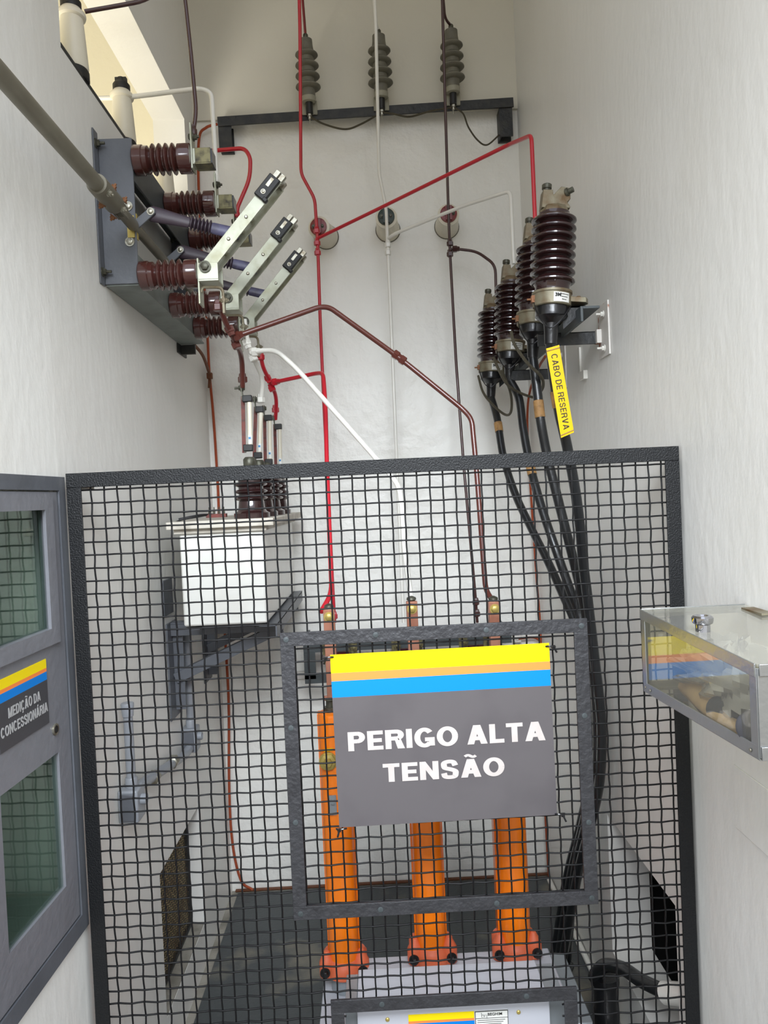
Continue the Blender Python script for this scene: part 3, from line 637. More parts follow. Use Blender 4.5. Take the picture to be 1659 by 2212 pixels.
# drive shaft reaching forward to the operator
os_ = thing('drive_shaft', (-.522, 1.0, 2.10), 'long olive grey operating pipe running forward from the disconnect switch', 'pipe')
q = MB(); q.cyl((-.522, .55, 2.117), (-.522, 1.475, 2.117), .0155, 24); q.build('pipe', 'shaft', os_)
q = MB(); q.lathe([(0, .0155), (0, .0205), (.012, .021), (.10, .021), (.104, .018), (.108, .012)], (-.522, 1.455, 2.117), (0, 1, 0), 26); q.build('coupling', 'shaft', os_)
q = MB(); q.box((-.531, 1.585, 2.117), (.005, .05, .024)); q.box((-.513, 1.585, 2.117), (.005, .05, .024)); q.lathe([(0, .0125), (.075, .0135), (.08, .012)], (-.522, 1.595, 2.117), (0, 1, 0), 22); q.build('clevis', 'shaft', os_)
for yy, a_ in ((1.475, 0), (1.515, 1), (1.555, 0), (1.58, 1)):
    ax_ = V((.6, 0, .8)) if a_ else V((-.8, 0, .5))
    for sg_ in (1, -1):
        q = MB(); q.bolt(V((-.522, yy, 2.117)) + ax_.normalized() * .019 * sg_, ax_ * sg_, .0055, .007, .005); q.build('bolt', 'rust' if a_ else 'zinc', os_)
q = MB(); q.box((-.56, .95, 2.117), (.07, .03, .02)); q.lathe([(0, .017), (.0, .024), (.03, .024), (.03, .017)], (-.522, .935, 2.117), (0, 1, 0), 20); q.build('wall_bearing', 'steeld', os_)
# dark bare patch where the lower beam's rear anchor sits
q = MB(); q.bb(WL + .0006, WL + .006, 2.30, 2.40, 1.955, 1.985); q.bb(WL + .0006, WL + .05, 2.335, 2.345, 1.955, 1.985); tag(q.build('anchor_bracket', 'black2', base='auto'), 'black anchor bracket under the rear end of the disconnect switch', 'bracket')

# ------------------------------------------------------------------ post insulators on the sill of the opening
rail = MB(); rail.bb(-.655, -.601, 1.515, 2.555, 2.424, 2.430); rail.bb(-.604, -.601, 1.515, 2.555, 2.430, 2.437)
tag(rail.build('support_rail', 'black2', base='auto', bevel=.0008), 'black angle rail lying along the sill of the high opening in the left wall', 'rail')
def post(y, label):
    b0 = V((-.626, y, 2.431)); t = thing('post_insulator', b0, label, 'insulator', 'ivory post insulators in the left opening')
    q = MB(); q.lathe([(0, .030), (.002, .032), (.020, .032), (.026, .029)], b0, up3, 30); q.build('base_cap', 'ink', t)
    q = MB(); q.lathe([(.024, .0285), (.03, .0315), (.105, .027), (.138, .0245), (.141, .030), (.146, .0315), (.151, .030), (.156, .024), (.162, .021)], b0, up3, 32); q.build('body', 'ivory', t)
    q = MB(); q.lathe([(.160, .0225), (.176, .0225), (.182, .018), (.184, .010), (.196, .009), (.199, .004)], b0, up3, 24); q.box(b0 + V((.0, 0, .190)), (.03, .012, .012)); q.build('conductor_clamp', 'ink', t)
    return t
p1 = post(1.645, 'nearest ivory post insulator, partly hidden at the top left edge of the opening')
for yy, lb in ((1.97, 'middle ivory post insulator on the black sill rail, white tube on its cap'), (2.36, 'farthest ivory post insulator, behind the uppermost brown switch insulators')):
    c = copy_tree(p1); c.location.y = yy; c['label'] = lb

# ------------------------------------------------------------------ busbar tubes (painted)
def tubing(name, pts, r, material, label, cat='tube', fillet=.05, group=None, seg=12, smooth=False):
    q = MB(); q.tube(pts, r, seg, fillet=fillet, smooth=smooth)
    return tag(q.build(name, material, base='auto'), label, cat, group)
def fitting(parent, pts, material, r=.0115, L=.022):
    for (p, d) in pts:
        q = MB(); d = V(d).normalized(); q.lathe([(-L / 2, r * .75), (-L / 2 + .003, r), (L / 2 - .003, r), (L / 2, r * .75)], V(p), d, 6)
        q.build('union_nut', material, parent)
def run(name, paths, r, material, label, nuts=(), fillet=.045, nr=.0115):
    """one busbar: several tube paths and union nuts on it, one thing"""
    p0 = V(paths[0][0]); t = thing(name, p0, label, 'conductor')
    for pts in paths:
        q = MB(); q.tube(pts, r, 12, fillet=fillet); q.build('tube', material, t)
    for (p, d) in nuts:
        q = MB(); d = V(d).normalized(); q.lathe([(-.011, nr * .8), (-.009, nr), (.004, nr), (.006, nr * .8), (.014, nr * .7)], V(p), d, 6); q.build('union_nut', material, t)
    return t
xT = XF + .137
run('feeder_conductor', [[P(183, 25, 1.645), P(320, 1, 1.68), P(360, -40, 1.70), P(392, -60, 1.70), P(400, 0, 1.70), P(412, 110, 1.70), P(424, 240, 1.70), P(418, 284, 1.70)]], .0047, 'browndk',
    'dark brown tube from the nearest post insulator down to the front switch pole', [(P(418, 284, 1.70), (0, 0, 1))], .05, .0085)
run('feeder_conductor', [[P(214, 213, 1.97) + V((-.12, 0, 0)), P(280, 210, 1.97), P(432, 191, 1.95), P(457, 200, 1.95), P(468, 385, 1.955)]], .0062, 'white',
    'white tube across the opening then down to the middle switch pole', [(P(468, 385, 1.955), (0, 0, 1))], .05, .0085)
run('feeder_conductor', [[P(380, 345, 2.3), P(430, 328, 2.25), P(528, 320, 2.22), P(541, 340, 2.214), P(540, 385, 2.214), P(513, 448, 2.214), P(512, 462, 2.214)]], .0062, 'red',
    'short red tube bending down to the rear switch pole', [(P(512, 462, 2.214), (0, 0, 1))], .04, .0085)
# incoming conductors on the back wall
D = 2.56
run('incoming_conductor', [[V((P(645, -60, 2.40).x, 2.36, TOP - .001)), P(645, -60, 2.40), P(648, 60, 2.45), P(650, 375, D), P(680, 430, D), P(686, 520, D), P(692, 700, 2.55), P(699, 860, 2.52), P(711, 1100, 2.5), P(720, 1290, 2.45), P(723, 1345, 2.45)],
    [P(684, 516, D), P(832, 444, 2.45), P(1100, 312, 2.15), P(1148, 292, 1.97), P(1156, 480, 1.94)]], .0058, 'red',
    'long red vertical tube on the back wall with a diagonal branch to the cable terminations', [(P(684, 498, D), (0, 0, 1)), (P(685, 524, D), (0, 0, 1)), (P(686, 545, D), (0, 0, 1)), (P(722, 1330, 2.45), (0, 0, 1))], .022)
run('incoming_conductor', [[V((P(806, -60, 2.40).x, 2.36, TOP - .001)), P(806, -60, 2.40), P(812, 60, 2.45), P(819, 375, D), P(834, 450, D), P(838, 540, D), P(849, 800, 2.55), P(857, 1000, 2.55), P(872, 1345, 2.5)],
    [P(838, 516, D), P(850, 506, 2.53), P(1000, 445, 2.40), P(1103, 412, 2.27), P(1110, 570, 2.27)]], .0058, 'white',
    'long white vertical tube on the back wall with a branch to the third termination', [(P(838, 528, D), (0, 0, 1)), (P(838, 545, D), (0, 0, 1))], .022)
run('incoming_conductor', [[V((P(954, -60, 2.40).x, 2.36, TOP - .001)), P(954, -60, 2.40), P(957, 60, 2.45), P(968, 440, D), P(972, 545, D), P(985, 780, 2.53), P(1002, 1010, 2.5), P(1027, 1290, 2.45), P(1031, 1345, 2.45)],
    [P(973, 538, D), P(988, 538, D), P(1030, 543, 2.54), P(1070, 572, 2.5), P(1072, 655, 2.5)]], .0050, 'browndk',
    'long dark brown vertical tube on the back wall beside the cable terminations', [(P(972, 525, D), (0, 0, 1)), (P(972, 548, D), (0, 0, 1)), (P(984, 538, D), (1, 0, 0)), (P(1028, 1300, 2.45), (0, 0, 1)), (P(1030, 1325, 2.45), (0, 0, 1))], .03)
# conductors between the switch, the fuses and the breaker
FU = [1.95, 2.10, 2.25, 2.40]
run('branch_conductor', [[P(473, 655, 1.72), P(484, 690, 1.75), P(506, 733, 1.80), P(523, 768, 1.90), P(524, 836, 1.945)],
    [P(504, 729, 1.80), P(690, 663, 1.85), P(712, 664, 1.86), P(862, 772, 1.90), P(1000, 884, 1.88), P(1019, 905, 1.87), P(1029, 1010, 1.85), P(1049, 1275, 1.80), P(1066, 1300, 1.765)]], .0068, 'brown',
    'glossy brown tube from the front switch pole bending across to the right breaker pole',
    [(P(471, 662, 1.72), (0, 0, 1)), (P(497, 714, 1.78), (.4, 0, -1)), (P(514, 726, 1.80), (1, 0, .35)), (P(510, 744, 1.82), (-.4, 0, 1)), (P(524, 818, 1.945), (0, 0, 1)), (P(857, 768, 1.9), (1, 0, -.75)), (P(868, 777, 1.9), (-1, 0, .75))], .05, .0125)
run('branch_conductor', [[P(528, 690, 1.97), P(533, 735, 1.97), P(546, 770, 2.0), P(569, 818, 2.08), P(563, 868, 2.10)],
    [P(541, 762, 1.99), P(566, 757, 1.98), P(597, 757, 1.97), P(640, 795, 1.97), P(840, 1022, 1.92), P(862, 1050, 1.90), P(870, 1110, 1.87), P(873, 1185, 1.84), P(888, 1292, 1.765)]], .0068, 'white',
    'white tube from the middle switch pole sloping down to the middle breaker pole',
    [(P(534, 742, 1.98), (.3, 0, -1)), (P(552, 760, 1.99), (1, 0, .1)), (P(547, 772, 2.0), (-.4, 0, 1)), (P(563, 862, 2.1), (0, 0, 1))], .05, .0125)
run('branch_conductor', [[P(563, 768, 2.22), P(568, 793, 2.24), P(585, 828, 2.30), P(598, 858, 2.36), P(595, 906, 2.40)],
    [P(584, 826, 2.30), P(600, 824, 2.28), P(684, 806, 2.20), P(698, 806, 2.16), P(703, 870, 2.1), P(706, 1000, 2.0), P(717, 1282, 1.80), P(693, 1322, 1.755)]], .0064, 'red',
    'red tube from the rear switch pole, bending down to the left breaker pole',
    [(P(563, 770, 2.22), (0, 0, 1)), (P(579, 818, 2.29), (.4, 0, -1)), (P(595, 825, 2.29), (1, 0, .1)), (P(587, 838, 2.31), (-.4, 0, 1)), (P(595, 884, 2.39), (0, 0, 1))], .045, .012)

# ------------------------------------------------------------------ wall insulators with coloured caps
def wall_ins(base, cap, capmat, label):
    b0 = V(base); t = thing('wall_insulator', b0, label, 'insulator', 'ivory insulators on the back wall')
    ax = (V(cap) - b0); L = ax.length
    q = MB(); q.lathe([(0, .044), (.006, .044), (L * .6, .038), (L * .78, .034), (L * .84, .039), (L * .90, .039), (L * .93, .032)], b0, ax, 32); q.build('body', 'ivory', t)
    q = MB(); q.lathe([(L * .92, .030), (L * .99, .030), (L, .027)], b0, ax, 28)
    q.box(b0 + ax * 1.02, (.022, .016, .05))
    cpo = q.build('cap', capmat, t)
    for s_ in (-1, 1):
        q = MB(); q.bolt(b0 + ax * 1.0 + V((.016 * s_, -.002, 0)), (0, -1, 0), .005, .005, 0); q.build('bolt', 'zincd', cpo)
    q = MB(); q.lathe([(0, .047), (.0015, .045)], b0, (0, -1, 0), 30); q.build('sealant_ring', 'polymer', t)
    return t
wall_ins(P(705, 512, 2.699), P(687, 489, 2.575), 'redd', 'ivory wall insulator with a red cap behind the long red tube')
wall_ins(P(838, 497, 2.699), P(834, 467, 2.575), 'greencap', 'ivory wall insulator with a dark green cap behind the long white tube')
wall_ins(P(965, 490, 2.699), P(969, 461, 2.575), 'redd', 'ivory wall insulator with a dark red cap behind the long dark brown tube')

# ------------------------------------------------------------------ surge arresters on the black bar
zb = P(790, 243, 2.64).z
by = 2.645
ab = thing('support_bar', (0, by, zb - .1), 'long black flat bar fixed across the back wall under the surge arresters', 'bar')
pL, pR = P(470, 263, by), P(1109, 221, by)
q = MB(); q.bar(pL, pR, .034, .006); q.bar(pL + V((0, .02, .016)), pR + V((0, .02, .016)), .003, .04); q.build('bar', 'black2', ab, bevel=.0008)
for (px, py0, py1) in ((486, 272, 318), (1094, 238, 293)):
    a_, c_ = P(px, py0, by), P(px + 2, py1, by)
    q = MB(); a_.z += .012; q.bb(a_.x - .026, a_.x + .022, by + .0035, by + .008, c_.z, a_.z); q.bb(a_.x - .026, a_.x - .020, by + .008, WB - .001, c_.z, a_.z); q.bb(a_.x - .026, a_.x + .022, WB - .012, WB - .0005, c_.z - .002, a_.z); q.build('end_bracket', 'black2', ab, bevel=.0006)
def arrester(px, py, label):
    b0 = P(px, py, by - .012); t = thing('surge_arrester', b0, label, 'surge arrester', 'grey surge arresters on the black bar')
    ax = V((0, -.10, 1)).normalized()
    o = b0 + V((0, -.012, -.012))
    q = MB(); pr = [(.055, .022), (.080, .023)]; h = .078
    pr = [(.052, .024), (.075, .0245)]
    for k in range(4):
        h = .078 + k * .036; R_ = .045 - .0015 * k
        pr += [(h, .025), (h + .003, R_ * .9), (h + .007, R_), (h + .011, R_ * .98), (h + .022, .026)]
    pr += [(.222, .024), (.226, .0235), (.245, .0225), (.247, .018)]
    q.lathe(pr, o, ax, 32); q.build('housing', 'polymer', t)
    q = MB(); q.lathe([(.034, .020), (.036, .025), (.052, .026), (.054, .024)], o, ax, 24); q.build('collar', 'polyl', t)
    q = MB(); q.lathe([(-.004, .0125), (.036, .0125)], o, ax, 18); q.build('disconnector', 'ink', t)
    q = MB(); q.lathe([(-.012, .008), (-.004, .008)], o, ax, 6); q.lathe([(-.022, .006), (-.013, .006)], o, ax, 6); q.lathe([(-.036, .003), (-.02, .003)], o, ax, 8); q.build('earth_stud', 'zinc', t)
    q = MB(); q.bb(b0.x - .028, b0.x + .028, by - .012, by - .006, b0.z - .012, b0.z + .038); q.build('mounting_plate', 'polyl', t, bevel=.003)
    q = MB(); q.lathe([(.247, .005), (.252, .009), (.262, .009), (.266, .006)], o, ax, 10); q.build('top_clamp', 'zincd', t)
    return t, o + ax * .262
arr = []
for i, (px, py, lb) in enumerate(((669, 240, 'left surge arrester of the three, red lead on top'), (824, 231, 'middle surge arrester, partly behind the long white tube'), (978, 220, 'right surge arrester of the three, dark brown lead on top'))):
    arr.append(arrester(px, py, lb))
for i, (mt, pts) in enumerate((('redd', [(652, -20), (657, 40)]), ('white', [(806, -20), (809, 40)]), ('browndk', [(956, -20), (961, 40)]))):
    tubing('arrester_lead', [P(pts[0][0], pts[0][1], 2.50), P(pts[1][0], pts[1][1], 2.56), arr[i][1]], .0048, mt, ['thin red lead rising from the left surge arrester', 'thin white lead rising from the middle surge arrester', 'thin dark brown lead rising from the right surge arrester'][i], 'wire', fillet=.03)
studs = [a[1] - V((0, -.10, 1)).normalized() * .275 for a in arr]
tubing('earth_braid', [studs[0], P(700, 268, 2.6), P(745, 279, 2.6), P(780, 268, 2.6), studs[1]], .0034, 'braid', 'slack braid between the left and middle surge arresters', 'wire', smooth=True, fillet=0)
tubing('earth_braid', [studs[1], P(850, 246, 2.6), P(885, 252, 2.6), P(930, 240, 2.6), studs[2]], .0034, 'braid', 'slack braid between the middle and right surge arresters', 'wire', smooth=True, fillet=0)
tubing('earth_braid', [studs[2], P(1000, 245, 2.6), P(1012, 275, 2.6), P(1032, 303, 2.6), P(1052, 313, 2.62), P(1078, 292, 2.66)], .0030, 'braid', 'braid hanging from the right surge arrester to the right bracket', 'wire', smooth=True, fillet=0)
# ------------------------------------------------------------------ earth wires
tubing('earth_wire', [P(470, 268, 2.67), P(445, 276, 2.67), P(430, 300, 2.68), P(429, 400, 2.68), P(437, 560, 2.68), P(446, 680, 2.68), P(452, 800, 2.68), P(461, 900, 2.68), P(470, 1040, 2.68), P(474, 1130, 2.68), P(486, 1370, 2.68), P(494, 1520, 2.68), P(495, 1700, 2.68), P(502, 1820, 2.68), P(520, 1900, 2.68), P(545, 1922, 2.68)],
       .0048, 'wirecu', 'orange stranded copper earth wire running down the left back corner', 'wire', smooth=True, fillet=0)
tubing('earth_wire', [P(420, 745, 2.42), P(438, 768, 2.5), P(450, 800, 2.62), P(453, 812, 2.66), P(452, 838, 2.66)], .0055, 'wirebr', 'brown earth lead curving from under the switch to the corner wire', 'wire', smooth=True, fillet=0)
q = MB(); q.box(P(453, 812, 2.655), (.020, .018, .022)); tag(q.build('wire_clamp', 'wirebr', base='auto', bevel=.002), 'small copper clamp joining the two earth wires on the left', 'clamp')
tubing('earth_wire', [P(1178, 770, 2.25), P(1163, 795, 2.4), P(1146, 840, 2.6), P(1140, 880, 2.66), P(1140, 950, 2.67), P(1149, 1100, 2.67), P(1159, 1250, 2.65), P(1168, 1380, 2.64), P(1176, 1700, 2.64), P(1183, 1850, 2.64), P(1186, 1893, 2.64)],
       .0042, 'wirecu', 'orange copper earth wire running down the right back corner', 'wire', smooth=True, fillet=0)
q = MB(); q.bb(-.585, .60, 2.680, 2.694, .006, .010); tag(q.build('earth_strip', 'wirebr', base='auto'), 'flat copper earth strip lying along the foot of the back wall', 'strip')

# ------------------------------------------------------------------ cable terminations on the right wall
rk = thing('termination_bracket', (.53, 2.1, 1.80), 'black steel bracket carrying the four cable terminations', 'bracket')
q = MB(); q.bb(.500, .506, 1.66, 2.55, 1.850, 1.885); q.bb(.506, .545, 1.66, 2.55, 1.879, 1.885); q.build('rail', 'steeld', rk, bevel=.0008)
for yy, zz in ((1.835, 1.848), (2.235, 1.825)):
    q = MB(); q.bb(.44, .592, yy, yy + .006, zz - .016, zz + .016); q.bb(.44, .592, yy, yy + .03, zz + .013, zz + .016); q.build('arm', 'black2', rk, bevel=.0008)
    q = MB(); q.bb(.588, .6045, yy - .012, yy + .012, zz - .016, zz + .018); q.bb(.600, .6045, yy - .065, yy + .012, zz - .055, zz + .078); pl = q.build('wall_plate', 'rustw', rk, bevel=.0008)
    for dz in (.05, -.035):
        q = MB(); q.bolt((.599, yy - .035, zz + dz), (-1, 0, 0), .006, .007, .012); q.build('bolt', 'white', pl)
TILT = V((.068, 0, 1)).normalized()
def termination(px, py, d, label):
    b0 = P(px, py, d); t = thing('cable_termination', b0, label, 'cable termination', 'brown cable terminations on the right wall bracket')
    o = b0
    # collar
    q = MB(); q.lathe([(-.014, .043), (-.012, .045), (.014, .045), (.016, .047), (.021, .047), (.022, .043)], o, TILT, 36)
    col = q.build('collar', 'bronze', t)
    q = MB(); q.prism([o + V((.02, -.02, -.004)), o + V((.075, -.022, -.010)), o + V((.085, -.004, -.010)), o + V((.075, .020, -.010)), o + V((.02, .03, -.004))], V((0, 0, .012)))
    q.bolt(o + V((.062, -.005, .002)), (0, 0, 1), .006, .006, 0); q.build('mounting_lug', 'bronze', col, bevel=.001)
    q = MB(); q.prism([o + V((.025, 0, -.012)), o + V((.080, 0, -.012)), o + V((.055, 0, -.04)), o + V((.025, 0, -.065))], V((0, .006, 0))); q.prism([o + V((.025, 0, -.012)), o + V((.080, 0, -.012)), o + V((.080, .03, -.012)), o + V((.025, .03, -.012))], V((0, 0, -.004))); q.build('gusset', 'black2', t)
    # porcelain
    q = MB(); pr = [(.020, .040), (.034, .040), (.040, .044)]; h = .040
    for k in range(8):
        R_ = .0525
        pr += [(h, .046), (h + .0012, R_ - .003), (h + .0035, R_ - .0003), (h + .0065, R_ - .0003), (h + .009, R_ - .003), (h + .0108, .045), (h + .0135, .038), (h + .018, .036)]; h += .0205
    pr += [(h + .002, .036)]
    q.lathe(pr, o, TILT, 40); q.build('porcelain_insulator', 'porcd', t)
    # top casting
    T = o + TILT * (h + .001); Rm = Matrix.Rotation(.068, 3, 'Y')
    q = MB(); q.lathe([(0, .036), (.006, .035), (.012, .031), (.016, .029)], T, TILT, 8)
    q.prism([T + Rm @ V((a_, -.015, c_)) for a_, c_ in ((-.033, .010), (-.030, .052), (-.008, .052), (-.006, .040), (.012, .060), (.033, .057), (.034, .032), (.027, .024), (.034, .014), (.034, .010))], Rm @ V((0, .030, 0)))
    q.build('top_casting', 'bronze', t, bevel=.0015)
    q = MB(); q.lathe([(.052, .0095), (.058, .0095), (.059, .0115), (.068, .0115), (.070, .009)], T - Rm @ V((.019, 0, 0)), TILT, 16)
    q.lathe([(0, .010), (.006, .010), (.006, .0065), (.018, .0065)], T + Rm @ V((.024, -.012, .046)), Rm @ V((1, -.75, .35)), 12); q.build('terminal_bolt', 'zincd', t)
    # label on the collar
    q = MB(); R_ = .0457; a0, a1, n = -1.72, -.80, 10
    dn = TILT; ex = V((1, 0, -.068)).normalized(); ey = V((0, 1, 0))
    vs = []
    for k in range(n + 1):
        a_ = a0 + (a1 - a0) * k / n
        for hh in (-.0105, .0115): vs.append(o + ex * (math.cos(a_) * R_) + ey * (math.sin(a_) * R_) + dn * hh)
    q.add(vs, [(2 * k, 2 * k + 2, 2 * k + 3, 2 * k + 1) for k in range(n)]); q.build('label', 'paper', col)
    a_ = -1.50; nn = ex * math.cos(a_) + ey * math.sin(a_); tt = ex * -math.sin(a_) + ey * math.cos(a_)
    text('lettering', '3M', o + nn * .0466 - tt * .007 + dn * .001, tt, dn, .014, .0085, 'ink', col, bold=.04, depth=.0003)
    a_ = -1.08; nn = ex * math.cos(a_) + ey * math.sin(a_); tt = ex * -math.sin(a_) + ey * math.cos(a_)
    q = MB()
    for r_ in range(3): 
        for k in range(5 - r_): q.box(o + nn * .0462 + tt * (-.011 + k * .0045 + .0012 * r_) + dn * (.007 - .006 * r_), (.0032, .0006, .0014), Matrix((tt, nn, dn)).transposed())
    q.build('small_print', 'ink', col)
    # rubber boot
    q = MB(); q.lathe([(-.013, .038), (-.030, .037), (-.036, .038), (-.040, .034), (-.052, .018), (-.066, .0165), (-.085, .0155), (-.10, .0145)][::-1], o, TILT, 28); q.build('rubber_boot', 'rubber', t)
    q = MB(); s0 = o + V((-.044, -.006, .006)); q.box(s0, (.012, .012, .016)); q.bolt(s0, (-1, 0, 0), .0055, .006, .010); q.build('earth_clamp', 'rust', t)
    q = MB(); q.tube([s0, s0 + V((.002, -.012, -.03)), s0 + V((.012, -.03, -.062)), s0 + V((.030, -.03, -.075)), s0 + V((.052, -.03, -.06)), s0 + V((.078, -.016, -.030)), s0 + V((.088, 0, -.004))], .0017, 6, smooth=True); q.build('earth_lead', 'rubber', t)
    return t, o - TILT * .095
tm = []
for (px, py, d, lb) in ((1192, 652, 1.70, 'largest cable termination, nearest of the four, with the yellow spare tag below'), (1153, 693, 1.945, 'second nearest cable termination, red tube ending on its top'),
                        (1102, 753, 2.25, 'third cable termination, white tube ending behind its top'), (1062, 797, 2.50, 'smallest and farthest cable termination, next to the back wall')):
    tm.append(termination(px, py, d, lb))
def crom(pts):
    q = []; e = [pts[0] * 2 - pts[1]] + pts + [pts[-1] * 2 - pts[-2]]
    for i in range(1, len(e) - 2):
        a, b, c, d = e[i - 1:i + 3]
        for j in range(8):
            t = j / 8; q.append(.5 * (2 * b + (c - a) * t + (2 * a - 5 * b + 4 * c - d) * t * t + (3 * b - 3 * c + d - a) * t ** 3))
    return q
def cable(pts, top, label, tape, side):
    t = thing('power_cable', top, label, 'cable', 'black cables dropping from the terminations')
    q = MB(); q.tube([top + V((0, 0, .02)), top] + pts, .0128, 16, smooth=True); q.build('sheath', 'cable', t)
    if tape:
        q = MB(); a_, b_ = P(*tape[0]).z, P(*tape[1]).z; q.tube([p_ for p_ in crom([top + V((0, 0, .02)), top] + pts) if b_ - .006 < p_.z < a_ + .006], .0140, 18); q.build('tape_wrap', 'kraft', t)
    return t
cable(PP((1194, 790, 1.72), (1206, 880, 1.73), (1224, 960, 1.74), (1241, 1050, 1.76), (1252, 1130, 1.78), (1259, 1210, 1.80), (1269, 1290, 1.81), (1284, 1420, 1.82), (1299, 1560, 1.83), (1296, 1680, 1.85), (1276, 1780, 1.9), (1246, 1900, 2.0), (1212, 2095, 2.10)), tm[0][1], 'black cable under the yellow spare tag, rightmost of the four', ((1196, 850, 1.725), (1202, 882, 1.728)), 0)
cable(PP((1161, 850, 1.93), (1168, 910, 1.92), (1182, 985, 1.92), (1203, 1070, 1.91), (1226, 1160, 1.90), (1246, 1240, 1.90), (1266, 1330, 1.90), (1281, 1440, 1.88), (1290, 1560, 1.88), (1288, 1680, 1.90), (1266, 1780, 1.95), (1240, 1900, 2.05), (1224, 2085, 2.14)), tm[1][1], 'black cable with brown tape, second from the right of the four', ((1163, 868, 1.928), (1167, 902, 1.922)), 0)
cable(PP((1121, 860, 2.22), (1130, 925, 2.19), (1145, 1005, 2.15), (1168, 1090, 2.10), (1198, 1180, 2.05), (1230, 1270, 2.02), (1255, 1340, 2.0), (1278, 1450, 1.94), (1287, 1560, 1.93), (1281, 1680, 1.95), (1260, 1780, 1.99), (1232, 1900, 2.08), (1206, 2080, 2.18)), tm[2][1], 'black cable third from the right of the four, tape hidden behind the fence bar', ((1142, 1000, 2.15), (1147, 1022, 2.14)), 0)
cable(PP((1074, 905, 2.45), (1087, 985, 2.40), (1112, 1065, 2.34), (1147, 1140, 2.27), (1182, 1210, 2.20), (1216, 1285, 2.12), (1244, 1350, 2.06), (1272, 1450, 1.99), (1282, 1560, 1.98), (1275, 1680, 2.0), (1254, 1780, 2.04), (1224, 1900, 2.13), (1196, 2070, 2.22)), tm[3][1], 'leftmost black cable of the four, brown tape near its top', ((1076, 910, 2.447), (1081, 938, 2.43)), 0)
def braid(pts, label):
    tubing('earth_braid', PP(*pts), .0042, 'braid', label, 'wire', smooth=True, fillet=0, seg=8)
braid(((1104, 716, 1.92), (1112, 745, 1.90), (1140, 785, 1.88), (1168, 812, 1.9), (1173, 835, 1.98), (1160, 858, 2.1)), 'tinned braid hanging from the second termination across the third cable')
braid(((1066, 772, 2.22), (1078, 800, 2.19), (1094, 828, 2.17), (1118, 846, 2.2), (1150, 858, 2.2), (1160, 854, 2.2)), 'tinned braid hanging from the third termination')
braid(((1033, 812, 2.46), (1044, 848, 2.42), (1066, 876, 2.4), (1092, 896, 2.38), (1104, 888, 2.3), (1103, 850, 2.25), (1084, 800, 2.2)), 'tinned braid looping under the farthest termination')
# yellow tag
tg = [P(1180, 753, 1.66), P(1208, 745, 1.66), P(1240, 934, 1.67), P(1212, 946, 1.67)]
yt = thing('cable_tag', tg[3], 'long yellow spare cable tag tied to the nearest black cable', 'tag')
q = MB(); q.prism(tg, V((0, .0015, 0))); q.build('plate', 'tagy', yt)
dn_ = ((tg[3] - tg[0]) + (tg[2] - tg[1])).normalized(); wd_ = (tg[1] - tg[0]).normalized()
yax = wd_ - dn_ * wd_.dot(dn_); yax.normalize()
block_text('lettering', 'CABO DE RESERVA', (tg[0] + tg[1]) / 2 + dn_ * .017 - yax * .0070 + V((0, -.0007, 0)), dn_, yax, .176, .0142, 'ink', yt, t=.15, gap=.17, depth=.0004)
for a_, b_, s_ in ((tg[0], tg[1], 1), (tg[3], tg[2], -1)):
    q = MB(); k_ = dn_ * .006 * s_; q.bar(a_ + k_ + V((0, -.0012, 0)), b_ + k_ + V((0, -.0012, 0)), .0018, .0018); q.build('wire_tie', 'kraft', yt)
# white blocks left on the wall
q = MB(); a_ = PX(1265, 811, WR); q.box(a_ - V((.006, 0, 0)), (.012, .04, .024)); tag(q.build('wall_block', 'white', base='auto', bevel=.001), 'small white square block on the right wall below the bracket arm', 'block')
q = MB(); a_ = PX(1254, 778, WR); q.box(a_ - V((.003, 0, 0)), (.006, .02, .07)); tag(q.build('wall_strip', 'white', base='auto', bevel=.001), 'narrow white painted strip above the small block on the right wall', 'strip')

# ------------------------------------------------------------------ voltage transformer on its bracket
VX0, VX1, VY0, VY1, VZ0, VZ1 = -.515, -.293, 1.90, 2.58, 1.146, 1.405
vt = thing('voltage_transformer', ((VX0 + VX1) / 2, 2.24, VZ0), 'white boxy voltage transformer on a grey bracket on the left wall', 'transformer')
q = MB(); q.bb(VX0, VX1, VY0, VY1, VZ0, VZ1); q.build('tank', 'vt', vt, bevel=.006)
q = MB(); q.bb(VX0 - .025, VX1 + .032, VY0 - .03, VY1 + .02, VZ1, VZ1 + .020); q.build('lid', 'lid', vt, bevel=.002)
q = MB(); q.bb(VX0 - .01, VX1 + .01, VY0 - .012, VY1, VZ1 - .012, VZ1); q.build('lid_flange', 'lid', vt)
def P2(i): return V(((P(544, 1100, 1.95)).x + .002 * i, FU[i], VZ1 + .020))
for i in range(4):
    o = P2(i); q = MB(); pr = [(0, .048), (.014, .048), (.018, .040), (.024, .036), (.044, .034)]; h = .047
    for k in range(4): pr += [(h, .033), (h + .003, .042), (h + .007, .0455), (h + .010, .042), (h + .013, .033)]; h += .0185
    pr += [(h + .003, .03), (h + .010, .022), (h + .012, .015)]
    q.lathe(pr, o, up3, 32); bs = q.build('bushing', 'porcd', vt)
    q = MB(); q.lathe([(h + .010, .012), (h + .016, .017), (h + .038, .017), (h + .044, .012)], o, up3, 8); q.build('bushing_cap', 'zincd', bs)
for i in range(2):
    o = V((-.435 + .085 * i, 2.0, VZ1 + .020)); q = MB(); q.box(o + V((0, 0, .010)), (.055, .02, .010))
    tb = q.build('terminal_block', 'oxide' if i == 0 else 'ink', vt)
    for k in range(4):
        q = MB(); q.lathe([(.015, .003), (.026, .003), (.026, .0015), (.034, .0015)], o + V((-.02 + .0135 * k, 0, 0)), up3, 8); q.build('terminal_stud', 'zincd', tb)
